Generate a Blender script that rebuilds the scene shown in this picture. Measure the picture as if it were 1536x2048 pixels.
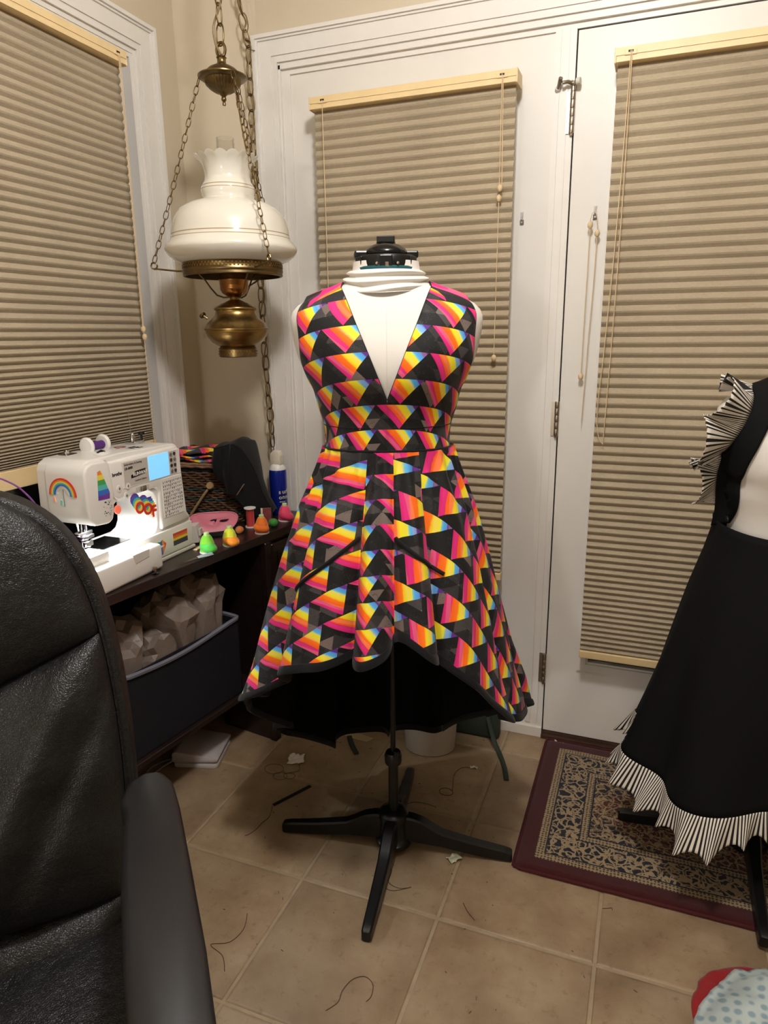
import bpy, bmesh, math, random
from mathutils import Vector, Matrix, Euler, noise
random.seed(7)
PI = math.pi
sc = bpy.context.scene
for o in list(bpy.data.objects): bpy.data.objects.remove(o)
C = sc.collection

# ---------------------------------------------------------------- camera, light, exposure
FPX, PITCH, HEAD, ROLL, CAMH = 1381.84, 14.4066, 21.0731, -0.6441, 1.2804
def make_camera():
    p, a, r = map(math.radians, (PITCH, HEAD, ROLL))
    f = Vector((-math.sin(a)*math.cos(p), math.cos(a)*math.cos(p), -math.sin(p)))
    R = Vector((math.cos(a), math.sin(a), 0)); U = R.cross(f)
    R, U = R*math.cos(r)+U*math.sin(r), -R*math.sin(r)+U*math.cos(r)
    cam = bpy.data.cameras.new('camera'); o = bpy.data.objects.new('camera', cam); C.objects.link(o)
    m = Matrix((R, U, -f)).transposed().to_4x4(); m.translation = (0, 0, CAMH)
    o.matrix_world = m
    cam.sensor_fit = 'VERTICAL'; cam.sensor_height = 32.0; cam.lens = FPX*32.0/2048
    cam.clip_start = 0.02; sc.camera = o
make_camera()
w = bpy.data.worlds.new('night'); sc.world = w; w.use_nodes = True
w.node_tree.nodes['Background'].inputs[0].default_value = (0.03, 0.04, 0.06, 1)
w.node_tree.nodes['Background'].inputs[1].default_value = 0.05
vs = sc.view_settings
vs.view_transform = 'Standard'; vs.look = 'None'; vs.gamma = 1; vs.use_curve_mapping = False
vs.exposure = 0.1
def lamp_point(name, loc, power, col, radius):
    l = bpy.data.lights.new(name, 'POINT'); l.energy = power; l.color = col; l.shadow_soft_size = radius
    o = bpy.data.objects.new(name, l); o.location = loc; C.objects.link(o); return o
def lamp_area(name, loc, power, col, size, rot=(0, 0, 0)):
    l = bpy.data.lights.new(name, 'AREA'); l.shape = 'DISK'; l.size = size; l.energy = power; l.color = col
    o = bpy.data.objects.new(name, l); o.location = loc; o.rotation_euler = rot; C.objects.link(o); return o
WARM = (1.0, 0.968, 0.972)
lamp_point('ceiling_light_bulb', (-0.16, 0.72, 2.36), 52, WARM, 0.09)
lamp_point('next_room_lamp_bulb', (-.74, -2.4, 1.25), 48, (1.0, 0.98, 0.97), 0.10)

# ---------------------------------------------------------------- helpers
def S(r, g, b):
    f = lambda c: ((c/255)/12.92 if c/255 <= .04045 else ((c/255+.055)/1.055)**2.4)
    return (f(r), f(g), f(b), 1)
class NT:
    def __init__(s, m): s.t = m.node_tree; s.n = s.t.nodes; s.l = s.t.links
    def new(s, t, **k):
        nd = s.n.new(t)
        for a, v in k.items(): setattr(nd, a, v)
        return nd
    def put(s, sock, v):
        if hasattr(v, 'is_linked') or isinstance(v, bpy.types.NodeSocket): s.l.new(v, sock)
        else: sock.default_value = v
    def m(s, op, a, b=0.0, c=0.0, clamp=False):
        nd = s.new('ShaderNodeMath', operation=op, use_clamp=clamp)
        s.put(nd.inputs[0], a); s.put(nd.inputs[1], b)
        if len(nd.inputs) > 2: s.put(nd.inputs[2], c)
        return nd.outputs[0]
    def mix(s, f, a, b, mode='MIX'):
        nd = s.new('ShaderNodeMix', data_type='RGBA', blend_type=mode)
        s.put(nd.inputs[0], f); s.put(nd.inputs[6], a); s.put(nd.inputs[7], b); return nd.outputs[2]
    def ramp(s, f, stops, mode='LINEAR'):
        nd = s.new('ShaderNodeValToRGB'); r = nd.color_ramp; r.interpolation = mode
        while len(r.elements) < len(stops): r.elements.new(0.5)
        for e, (p, c) in zip(r.elements, stops): e.position = p; e.color = c
        s.put(nd.inputs[0], f); return nd.outputs[0]
    def noise(s, vec, scale, detail=3, rough=.5, out=0):
        nd = s.new('ShaderNodeTexNoise'); nd.inputs['Scale'].default_value = scale
        nd.inputs['Detail'].default_value = detail; nd.inputs['Roughness'].default_value = rough
        if vec is not None: s.put(nd.inputs['Vector'], vec)
        return nd.outputs[out]
    def vor(s, vec, scale, feature='F1', out='Distance', metric='EUCLIDEAN', rnd=1.0):
        nd = s.new('ShaderNodeTexVoronoi', feature=feature)
        if feature != 'DISTANCE_TO_EDGE': nd.distance = metric
        nd.inputs['Scale'].default_value = scale; nd.inputs['Randomness'].default_value = rnd
        if vec is not None: s.put(nd.inputs['Vector'], vec)
        return nd.outputs[out]
    def bump(s, h, strength=.3, dist=.002, normal=None):
        nd = s.new('ShaderNodeBump'); nd.inputs['Strength'].default_value = strength
        nd.inputs['Distance'].default_value = dist; s.put(nd.inputs['Height'], h)
        if normal is not None: s.put(nd.inputs['Normal'], normal)
        return nd.outputs[0]
    def coord(s, k='Object'): return s.new('ShaderNodeTexCoord').outputs[k]
    def sep(s, v):
        nd = s.new('ShaderNodeSeparateXYZ'); s.put(nd.inputs[0], v); return nd.outputs
    def comb(s, x, y, z=0.0):
        nd = s.new('ShaderNodeCombineXYZ')
        for i, v in enumerate((x, y, z)): s.put(nd.inputs[i], v)
        return nd.outputs[0]
MATS = {}
def mat(name, col, rough=.5, metal=0., bump=None, vary=None, spec=.5, emit=None, trans=0., alpha=None, coat=0., sheen=0., ior=1.45):
    """procedural material: bump=(scale, strength, dist), vary=(scale, amount)"""
    if name in MATS: return MATS[name]
    m = bpy.data.materials.new(name); m.use_nodes = True; t = NT(m); b = t.n['Principled BSDF']
    b.inputs['Base Color'].default_value = col; b.inputs['Roughness'].default_value = rough
    b.inputs['Metallic'].default_value = metal; b.inputs['Specular IOR Level'].default_value = spec
    b.inputs['Transmission Weight'].default_value = trans; b.inputs['Coat Weight'].default_value = coat
    b.inputs['Sheen Weight'].default_value = sheen; b.inputs['IOR'].default_value = ior
    if emit: b.inputs['Emission Color'].default_value = emit[0]; b.inputs['Emission Strength'].default_value = emit[1]
    co = t.coord('Object')
    if vary:
        n = t.noise(co, vary[0], 4, .6)
        d = tuple(max(0, c*(1-vary[1])) for c in col[:3])+(1,); e = tuple(min(1, c*(1+vary[1])) for c in col[:3])+(1,)
        t.put(b.inputs['Base Color'], t.ramp(n, [(.3, d), (.7, e)]))
    if bump:
        t.put(b.inputs['Normal'], t.bump(t.noise(co, bump[0], 4, .6), bump[1], bump[2] if len(bump) > 2 else .002))
    MATS[name] = m; return m

def mesh_obj(name, verts, faces, m=None, parent=None, uvs=None, smooth=False, sharp=None, mats=None, fmat=None):
    me = bpy.data.meshes.new(name); me.from_pydata([tuple(v) for v in verts], [], faces); me.update()
    if uvs:
        l = me.uv_layers.new(name='UVMap')
        for p in me.polygons:
            for li, vi in zip(p.loop_indices, p.vertices): l.data[li].uv = uvs[vi]
    if mats:
        for x in mats: me.materials.append(x)
        if fmat:
            for p, k in zip(me.polygons, fmat): p.material_index = k
    elif m: me.materials.append(m)
    if smooth:
        me.polygons.foreach_set('use_smooth', [True]*len(me.polygons))
        if sharp: 
            try: me.set_sharp_from_angle(angle=math.radians(sharp))
            except Exception: pass
    o = bpy.data.objects.new(name, me); C.objects.link(o)
    if parent: o.parent = parent
    return o
class B:
    """collects geometry, then becomes ONE mesh object"""
    def __init__(s): s.v = []; s.f = []
    def add(s, v, f):
        k = len(s.v); s.v += [Vector(x) for x in v]; s.f += [tuple(i+k for i in q) for q in f]; return s
    def box(s, x0, x1, y0, y1, z0, z1, mtx=None):
        v = [Vector(p) for p in ((x0,y0,z0),(x1,y0,z0),(x1,y1,z0),(x0,y1,z0),(x0,y0,z1),(x1,y0,z1),(x1,y1,z1),(x0,y1,z1))]
        if mtx: v = [mtx @ p for p in v]
        return s.add(v, [(0,3,2,1),(4,5,6,7),(0,1,5,4),(1,2,6,5),(2,3,7,6),(3,0,4,7)])
    def bbox(s, x0, x1, y0, y1, z0, z1, r=.004, seg=2, mtx=None):
        bm = bmesh.new(); bmesh.ops.create_cube(bm, size=1)
        for q in bm.verts:
            q.co = Vector(((x0+x1)/2+q.co.x*(x1-x0), (y0+y1)/2+q.co.y*(y1-y0), (z0+z1)/2+q.co.z*(z1-z0)))
        bmesh.ops.bevel(bm, geom=bm.edges[:], offset=r, segments=seg, affect='EDGES', profile=.5)
        return s.bm(bm, mtx)
    def bm(s, bm, mtx=None):
        bm.verts.index_update(); v = [(mtx @ q.co if mtx else q.co.copy()) for q in bm.verts]
        f = [tuple(q.index for q in x.verts) for x in bm.faces]; bm.free(); return s.add(v, f)
    def lathe(s, prof, seg=32, mtx=None, rmod=None):
        v = []; f = []; n = len(prof)
        for i in range(seg):
            a = 2*PI*i/seg
            for k, (r, z) in enumerate(prof):
                rr = r if not rmod else rmod(r, z, a)
                zz = z
                if isinstance(rr, tuple): rr, zz = rr
                p = Vector((rr*math.cos(a), rr*math.sin(a), zz)); v.append(mtx @ p if mtx else p)
        for i in range(seg):
            j = (i+1) % seg
            for k in range(n-1):
                f.append((i*n+k, j*n+k, j*n+k+1, i*n+k+1))
        return s.add(v, f)
    def tube(s, pts, r, seg=8, closed=False, cap=True, flat=None, up=None):
        pts = [Vector(p) for p in pts]; n = len(pts); v = []; f = []
        rad = r if callable(r) else (lambda t: r)
        prev = None
        for i, p in enumerate(pts):
            if closed: t = pts[(i+1) % n]-pts[i-1]
            else: t = pts[min(i+1, n-1)]-pts[max(i-1, 0)]
            t = t.normalized() if t.length > 1e-9 else Vector((0, 0, 1))
            if up is not None: u = (Vector(up)-t*t.dot(Vector(up)))
            elif prev is None:
                a = Vector((0, 0, 1)) if abs(t.z) < .9 else Vector((1, 0, 0)); u = a-t*t.dot(a)
            else: u = prev-t*t.dot(prev)
            if u.length < 1e-6: u = t.orthogonal()
            u.normalize(); prev = u; w_ = t.cross(u); rr = rad(i/max(1, n-1))
            fl = flat or 1
            for k in range(seg):
                a = 2*PI*k/seg; v.append(p+u*math.cos(a)*rr*fl+w_*math.sin(a)*rr)
        for i in range(n if closed else n-1):
            j = (i+1) % n
            for k in range(seg):
                q = (k+1) % seg; f.append((i*seg+k, i*seg+q, j*seg+q, j*seg+k))
        if cap and not closed:
            f.append(tuple(range(seg-1, -1, -1))); f.append(tuple((n-1)*seg+k for k in range(seg)))
        return s.add(v, f)
    def prism(s, poly, t0, t1, axis='x', mtx=None, bevel=0, seg=2):
        """poly of 2-D points extruded along axis. axis x: (y,z); y: (x,z); z: (x,y)"""
        def P(a, b, t): return {'x': (t, a, b), 'y': (a, t, b), 'z': (a, b, t)}[axis]
        bm = bmesh.new(); lo = [bm.verts.new(P(a, b, t0)) for a, b in poly]; hi = [bm.verts.new(P(a, b, t1)) for a, b in poly]
        n = len(poly)
        bm.faces.new(lo[::-1]); bm.faces.new(hi)
        for i in range(n): bm.faces.new((lo[i], lo[(i+1) % n], hi[(i+1) % n], hi[i]))
        bmesh.ops.recalc_face_normals(bm, faces=bm.faces[:])
        if bevel:
            eds = [e for e in bm.edges if abs(e.calc_face_angle(0)) > .3]
            bmesh.ops.bevel(bm, geom=eds, offset=bevel, segments=seg, affect='EDGES', profile=.5, clamp_overlap=True)
        return s.bm(bm, mtx)
    def sphere(s, c, r, seg=16, rings=10, mtx=None):
        rr = (r, r, r) if not isinstance(r, tuple) else r
        prof = [(math.sin(PI*k/rings), -math.cos(PI*k/rings)) for k in range(rings+1)]
        m_ = Matrix.Translation(c) @ Matrix.Diagonal((*rr, 1))
        return s.lathe(prof, seg, (mtx @ m_) if mtx else m_)
    def build(s, name, m, parent=None, smooth=False, sharp=35, weld=0):
        o = mesh_obj(name, s.v, s.f, m, parent, smooth=False)
        me = o.data
        bm = bmesh.new(); bm.from_mesh(me)
        if weld: bmesh.ops.remove_doubles(bm, verts=bm.verts[:], dist=weld)
        bmesh.ops.recalc_face_normals(bm, faces=bm.faces[:]); bm.to_mesh(me); bm.free()
        if smooth:
            me.polygons.foreach_set('use_smooth', [True]*len(me.polygons))
            if sharp:
                me.set_sharp_from_angle(angle=math.radians(sharp))
        return o
def grid(nu, nv, fn, closed_u=False):
    v = []; f = []; uv = []
    for j in range(nv):
        for i in range(nu):
            r = fn(i/(nu if closed_u else nu-1), j/(nv-1)); v.append(r[0]); uv.append(r[1] if len(r) > 1 else (0, 0))
    for j in range(nv-1):
        for i in range(nu if closed_u else nu-1):
            k = (i+1) % nu; f.append((j*nu+i, j*nu+k, (j+1)*nu+k, (j+1)*nu+i))
    return v, f, uv
def tag(o, label, cat, group=None, kind=None):
    if label: o['label'] = label
    if cat: o['category'] = cat
    if group: o['group'] = group
    if kind: o['kind'] = kind
    return o
def thing(name, label, cat, loc=(0, 0, 0), rotz=0, group=None):
    o = bpy.data.objects.new(name, None); o.empty_display_size = .05; C.objects.link(o)
    o.location = loc; o.rotation_euler = (0, 0, rotz); return tag(o, label, cat, group)
def struct(o): o['kind'] = 'structure'; return o
def dup(root, loc=None, rotz=None):
    r = root.copy(); C.objects.link(r)
    if loc is not None: r.location = loc
    if rotz is not None: r.rotation_euler = (0, 0, rotz)
    for ch in list(root.children):
        c_ = ch.copy(); C.objects.link(c_); c_.parent = r
        for g in list(ch.children):
            d = g.copy(); C.objects.link(d); d.parent = c_
    return r
def inst(name, me, parent, mtx):
    o = bpy.data.objects.new(name, me); C.objects.link(o); o.parent = parent; o.matrix_local = mtx; return o
def text(name, s, size, m, parent, mtx, extrude=.0003, align='LEFT', bold=0.0):
    cu = bpy.data.curves.new(name, 'FONT'); cu.body = s; cu.size = size; cu.extrude = extrude; cu.align_x = align
    cu.offset = bold; cu.resolution_u = 3
    to = bpy.data.objects.new(name, cu); C.objects.link(to)
    bpy.context.view_layer.update()
    me = bpy.data.meshes.new_from_object(to.evaluated_get(bpy.context.evaluated_depsgraph_get()))
    bpy.data.objects.remove(to); bpy.data.curves.remove(cu)
    me.materials.clear(); me.materials.append(m)
    o = bpy.data.objects.new(name, me); C.objects.link(o)
    if parent: o.parent = parent
    o.matrix_local = mtx; return o
def interp(t, tab):
    if t <= tab[0][0]: return tab[0][1]
    for (a, x), (b, y) in zip(tab, tab[1:]):
        if t <= b:
            k = (t-a)/(b-a); return x+(y-x)*k
    return tab[-1][1]
def sinterp(t, tab):
    """smooth (Catmull-Rom) interpolation"""
    n = len(tab)
    if t <= tab[0][0]: return tab[0][1]
    if t >= tab[-1][0]: return tab[-1][1]
    for i in range(n-1):
        if t <= tab[i+1][0]:
            x0, y0 = tab[i]; x1, y1 = tab[i+1]; h = x1-x0; k = (t-x0)/h
            m0 = (y1-tab[i-1][1])/(x1-tab[i-1][0]) if i > 0 else (y1-y0)/h
            m1 = (tab[i+2][1]-y0)/(tab[i+2][0]-x0) if i+2 < n else (y1-y0)/h
            k2, k3 = k*k, k*k*k
            return (2*k3-3*k2+1)*y0+(k3-2*k2+k)*h*m0+(-2*k3+3*k2)*y1+(k3-k2)*h*m1
# ---------------------------------------------------------------- room materials
def tile_mat():
    m = bpy.data.materials.new('ceramic_floor_tile'); m.use_nodes = True; t = NT(m); b = t.n['Principled BSDF']
    g = t.new('ShaderNodeNewGeometry').outputs['Position']
    rnd = t.new('ShaderNodeObjectInfo').outputs['Random']
    off = t.comb(t.m('MULTIPLY', rnd, 17.0), t.m('MULTIPLY', rnd, 31.0), 0.0)
    v = t.new('ShaderNodeVectorMath', operation='ADD'); t.put(v.inputs[0], g); t.put(v.inputs[1], off)
    n1 = t.noise(v.outputs[0], 7, 6, .62); n2 = t.noise(v.outputs[0], 38, 5, .7); n3 = t.noise(v.outputs[0], 2.2, 3, .5)
    a = t.ramp(n1, [(.28, S(124, 100, 75)), (.5, S(148, 125, 97)), (.72, S(168, 148, 119))])
    a = t.mix(t.m('MULTIPLY', t.ramp(n3, [(.42, (0, 0, 0, 1)), (.7, (1, 1, 1, 1))]), .35), a, S(126, 113, 95))
    sp = t.ramp(n2, [(.56, (0, 0, 0, 1)), (.72, (1, 1, 1, 1))])
    a = t.mix(t.m('MULTIPLY', sp, .5), a, S(96, 71, 49))
    hv = t.new('ShaderNodeHueSaturation'); t.put(hv.inputs['Color'], a); t.put(hv.inputs['Value'], t.m('MULTIPLY_ADD', rnd, .16, .92))
    t.put(b.inputs['Base Color'], hv.outputs[0])
    t.put(b.inputs['Roughness'], t.m('MULTIPLY_ADD', n1, .25, .34))
    t.put(b.inputs['Normal'], t.bump(t.m('ADD', n1, t.m('MULTIPLY', n2, .4)), .25, .0016))
    return m
M_TILE = tile_mat()
M_GROUT = mat('sanded_grout', S(158, 140, 113), .9, bump=(420, .4), vary=(30, .12))
M_WALL = mat('beige_wall_paint', S(204, 191, 166), .62, bump=(260, .08, .001), vary=(3, .03))
M_TRIM = mat('white_trim_paint', S(226, 222, 214), .38, bump=(60, .05, .001), vary=(6, .025))
M_DOORP = mat('white_door_paint', S(224, 220, 211), .42, bump=(90, .06, .001), vary=(4, .03))
M_CEIL = mat('ceiling_paint', S(226, 220, 206), .8, bump=(180, .2))
M_GAP = mat('dark_gap_rubber', S(16, 14, 13), .8)
M_SILL = mat('dark_threshold_wood', S(66, 46, 36), .4, bump=(80, .2), vary=(40, .3))
M_NIGHT = mat('night_window_glass', S(5, 6, 8), .04, spec=.6)
M_RAIL = mat('cream_blind_rail', S(226, 200, 150), .45, vary=(20, .04))
M_CORD = mat('cream_cord', S(214, 190, 150), .7)
M_STEEL = mat('brushed_nickel', S(176, 166, 150), .32, 1, bump=(300, .1))
M_CLEAR = mat('clear_plastic', (1, 1, 1, 1), .08, trans=.85)

# ---------------------------------------------------------------- room shell
XL, YD, ZC = -1.44, 2.062, 2.48
X1, Y0 = 2.3, -3.3
floor = B().box(XL-.1, X1+.1, Y0-.1, YD+.16, -.05, -.0028).build('floor', M_GROUT); struct(floor)
TS, TX, TY, GAP = .3422, -1.0438, 1.5815, .0075
cache = {}
def tile_mesh(sx, sy):
    k = (round(sx, 3), round(sy, 3))
    if k not in cache:
        r = .0055
        v = [(0,0,-.012),(sx,0,-.012),(sx,sy,-.012),(0,sy,-.012),(0,0,-.0022),(sx,0,-.0022),(sx,sy,-.0022),(0,sy,-.0022),
             (r*.4,r*.4,-.0007),(sx-r*.4,r*.4,-.0007),(sx-r*.4,sy-r*.4,-.0007),(r*.4,sy-r*.4,-.0007),
             (r,r,0),(sx-r,r,0),(sx-r,sy-r,0),(r,sy-r,0)]
        f = []
        for a in (0, 4, 8):
            for i in range(4): f.append((a+i, a+(i+1) % 4, a+4+(i+1) % 4, a+4+i))
        f.append((12, 13, 14, 15))
        me = bpy.data.meshes.new('floor_tile'); me.from_pydata(v, [], f); me.materials.append(M_TILE)
        cache[k] = me
    return cache[k]
for i in range(-2, 8):
    for j in range(-10, 3):
        x0, x1 = TX+i*TS+GAP/2, TX+(i+1)*TS-GAP/2; y0, y1 = TY+j*TS+GAP/2, TY+(j+1)*TS-GAP/2
        x0, x1 = max(x0, XL), min(x1, X1-.9); y1 = min(y1, YD+.03)
        if x1-x0 < .03 or y1-y0 < .02: continue
        inst('floor_tile', tile_mesh(x1-x0, y1-y0), floor, Matrix.Translation((x0, y0, 0)))
ceiling = struct(B().box(XL-.1, X1+.1, Y0-.1, YD+.16, ZC, ZC+.05).build('ceiling', M_CEIL))
# left wall with the window opening
WY0, WY1, WZ0, WZ1 = .62, 1.80, .66, 2.05
CY, CX2 = 2.011, -1.194
b = B(); b.box(XL-.1, XL, Y0, WY0, 0, ZC); b.box(XL-.1, XL, WY1, CY, 0, ZC); b.box(XL-.1, XL, WY0, WY1, 0, WZ0); b.box(XL-.1, XL, WY0, WY1, WZ1, ZC)
struct(b.build('wall_left', M_WALL))
struct(B().prism([(XL, CY), (CX2, YD+.014), (CX2, YD+.13), (XL-.1, YD+.13), (XL-.1, CY)], 0, ZC, 'z').build('wall_corner', M_WALL))
# back wall round the patio doors
DX0, DX1, DZ1 = -1.108, .60, 2.047
b = B(); b.box(CX2, DX0, YD+.014, YD+.13, 0, ZC); b.box(DX0, DX1, YD+.014, YD+.13, DZ1, ZC); b.box(DX1, X1, YD+.014, YD+.13, 0, ZC)
struct(b.build('wall_back', M_WALL))
struct(B().box(X1, X1+.1, Y0, YD+.13, 0, ZC).build('wall_right', M_WALL))
struct(B().box(XL-.1, X1+.1, Y0-.1, Y0, 0, ZC).build('wall_rear', M_WALL))

# ---- door casing (trim_1): stepped profile on three sides
def casing_leg(b, a0, a1, z0, z1):
    d = 1 if a1 > a0 else -1
    def bx(p, q, y):
        lo, hi = sorted((p, q)); b.box(lo, hi, y, YD+.016, z0, 2.14-max(abs(p-a0), abs(q-a0)))
    bx(a0, a0+d*.010, YD-.026); bx(a0+d*.010, a0+d*.016, YD-.020); bx(a0+d*.016, a0+d*.058, YD-.015)
    bx(a0+d*.058, a0+d*.063, YD-.011); bx(a0+d*.063, a0+d*.076, YD-.013); bx(a0+d*.076, a1, YD-.006)
b = B(); casing_leg(b, -1.190, DX0, 0, 2.064); casing_leg(b, .682, DX1, 0, 2.064)
Z2 = 2.14
for p, q, y in ((0, .010, .026), (.010, .016, .020), (.016, .058, .015), (.058, .063, .011), (.063, .076, .013), (.076, .093, .006)):
    b.box(-1.190+p, .682-p, YD-y, YD+.016, Z2-q, Z2-p)
struct(b.build('trim_1', M_TRIM))
b = B()   # jambs and mullion
b.box(DX0, DX0+.027, YD+.004, YD+.1, 0, DZ1-.014); b.box(DX0, DX1, YD+.004, YD+.1, DZ1-.014, DZ1)
b.box(DX1-.027, DX1, YD+.004, YD+.1, 0, DZ1-.014)
b.box(-.304, -.250, YD-.002, YD+.1, 0, DZ1-.014); b.box(-.302, -.288, YD-.006, YD, .045, DZ1-.014); b.box(-.272, -.2665, YD-.005, YD, .045, DZ1-.014)
struct(b.build('trim_2', M_TRIM))
struct(B().box(DX0, -.25, YD-.012, YD+.09, 0, .032).box(DX0, -.25, YD+.002, YD+.09, .032, .052).build('baseboard_back', M_TRIM))
b = B().box(-.25, DX1, YD-.018, YD+.1, 0, .012).box(-.25, DX1, YD-.006, YD+.1, .012, .021)
struct(b.build('trim_3', M_SILL))
# ---- door leaves: fixed panel and hinged door, each a frame round a pane
def leaf(name, x0, x1, z0, z1, gx0, gx1, gz0, gz1, y):
    b = B(); b.box(x0, gx0, y, y+.044, z0, z1); b.box(gx1, x1, y, y+.044, z0, z1); b.box(gx0, gx1, y, y+.044, z0, gz0); b.box(gx0, gx1, y, y+.044, gz1, z1)
    d = struct(b.build(name, M_DOORP))
    fr = B()
    for o_, w_, h_ in ((0, .012, .008), (.012, .014, .012), (.026, .006, .006)):
        a0, a1, c0, c1 = gx0-.012+o_, gx1+.012-o_, gz0-.012+o_, gz1+.012-o_
        fr.box(a0, a1, y-h_, y+.02, c0, c0+w_); fr.box(a0, a1, y-h_, y+.02, c1-w_, c1)
        fr.box(a0, a0+w_, y-h_, y+.02, c0+w_, c1-w_); fr.box(a1-w_, a1, y-h_, y+.02, c0+w_, c1-w_)
    fr.build('glazing_frame', M_TRIM, d)
    B().box(gx0, gx1, y+.012, y+.022, gz0, gz1).build('pane', M_NIGHT, d)
    return d
d1 = leaf('door_1', -1.081, -.304, .052, DZ1-.014, -.985, -.41, .27, 1.90, YD+.010)
d2 = leaf('door_2', -.246, .573, .024, DZ1-.020, -.140, .462, .268, 1.90, YD)
B().box(-.2500, -.2462, YD+.012, YD+.05, .02, DZ1-.014).build('gap_seal', M_GAP, d2)
B().box(-.246, .573, YD+.012, YD+.05, DZ1-.0205, DZ1-.0142).build('top_seal', M_GAP, d2)
B().box(-.246, .573, YD+.004, YD+.04, .018, .026).build('door_sweep', M_GAP, d2)
def hinge(zc, stop=False):
    b = B()
    for k in range(5):
        z0 = zc-.05+k*.02; b.lathe([(0, z0), (.0062, z0), (.0068, z0+.0012), (.0068, z0+.018), (.0062, z0+.0194), (0, z0+.0194)], 14, Matrix.Translation((-.252, YD-.006, 0)))
    b.lathe([(0, zc-.056), (.004, zc-.056), (.0045, zc-.05), (0, zc-.05)], 12, Matrix.Translation((-.252, YD-.006, 0)))
    b.box(-.268, -.252, YD-.0055, YD-.003, zc-.05, zc+.05)
    h = b.build('hinge', M_STEEL, d2, True)
    if stop:
        b = B(); z = zc+.066
        b.lathe([(0, zc+.05), (.0062, zc+.05), (.0062, z+.008), (0, z+.008)], 12, Matrix.Translation((-.252, YD-.006, 0)))
        b.tube([(-.252, YD-.008, z), (-.264, YD-.022, z+.002), (-.278, YD-.026, z)], .0048, 10)
        b.tube([(-.282, YD-.032, z+.010), (-.290, YD-.008, z-.008)], .0055, 10)
        b.tube([(-.252, YD-.008, z), (-.243, YD-.022, z)], .006, 10)
        b.build('hinge_stop', M_STEEL, h, True)
        b = B(); b.tube([(-.291, YD-.010, z-.006), (-.294, YD-.001, z-.012)], .0072, 12); b.tube([(-.243, YD-.022, z), (-.233, YD-.024, z)], .0085, 12)
        b.build('bumper', mat('frosted_rubber', S(205, 203, 190), .5), h, True)
hinge(1.838, True); hinge(1.038); hinge(.245)
# ---- window on the left wall
b = B()
def wleg(y0, y1, y, z0, z1): b.box(XL-.016, XL+y, y0, y1, z0, z1)
for p, q, h in ((0, .010, .026), (.010, .016, .020), (.016, .058, .015), (.058, .063, .011), (.063, .076, .013), (.076, .089, .006)):
    b.box(XL-.01, XL+h, WY1+.089-q, WY1+.089-p, WZ0-.07, WZ1+.089-q)
    b.box(XL-.01, XL+h, WY0-.089+p, WY0-.089+q, WZ0-.07, WZ1+.089-q)
    b.box(XL-.01, XL+h, WY0-.089+p, WY1+.089-p, WZ1+.089-q, WZ1+.089-p)
struct(b.build('trim_4', M_TRIM))
b = B().box(XL-.1, XL+.004, WY1-.012, WY1, WZ0, WZ1).box(XL-.1, XL+.004, WY0, WY0+.012, WZ0, WZ1).box(XL-.1, XL+.0035, WY0+.012, WY1-.012, WZ1-.012, WZ1).box(XL-.1, XL+.03, WY0-.09, WY1+.09, WZ0-.02, WZ0)
win = struct(b.build('window_1', M_TRIM))
B().box(XL-.07, XL-.062, WY0+.01, WY1-.01, WZ0, WZ1-.01).build('pane', M_NIGHT, win)
B().box(XL-.062, XL-.045, WY0+.01, WY1-.01, 1.33, 1.37).box(XL-.062, XL-.05, WY1-.05, WY1-.01, WZ0, WZ1).build('sash', M_TRIM, win)

# ---------------------------------------------------------------- cellular blinds
def blind_mat(name, ca, cb):
    m = bpy.data.materials.new(name); m.use_nodes = True; t = NT(m); b_ = t.n['Principled BSDF']
    co = t.coord('Object'); mp = t.new('ShaderNodeMapping'); mp.inputs['Scale'].default_value = (90, 90, 1400); t.put(mp.inputs[0], co)
    n = t.noise(mp.outputs[0], 1, 3, .6); n2 = t.noise(co, 500, 2, .6); n3 = t.noise(co, 5, 3, .5)
    f = t.m('ADD', t.m('MULTIPLY', n, .55), t.m('ADD', t.m('MULTIPLY', n2, .3), t.m('MULTIPLY', n3, .3)))
    t.put(b_.inputs['Base Color'], t.ramp(f, [(.38, ca), (.75, cb)])); b_.inputs['Roughness'].default_value = .85
    b_.inputs['Sheen Weight'].default_value = .15
    t.put(b_.inputs['Normal'], t.bump(n2, .3, .0006)); return m
M_BLIND = blind_mat('cellular_blind_fabric', S(148, 134, 110), S(180, 165, 138))
M_SLOT = mat('dark_slot', S(28, 22, 18), .6)
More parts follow.
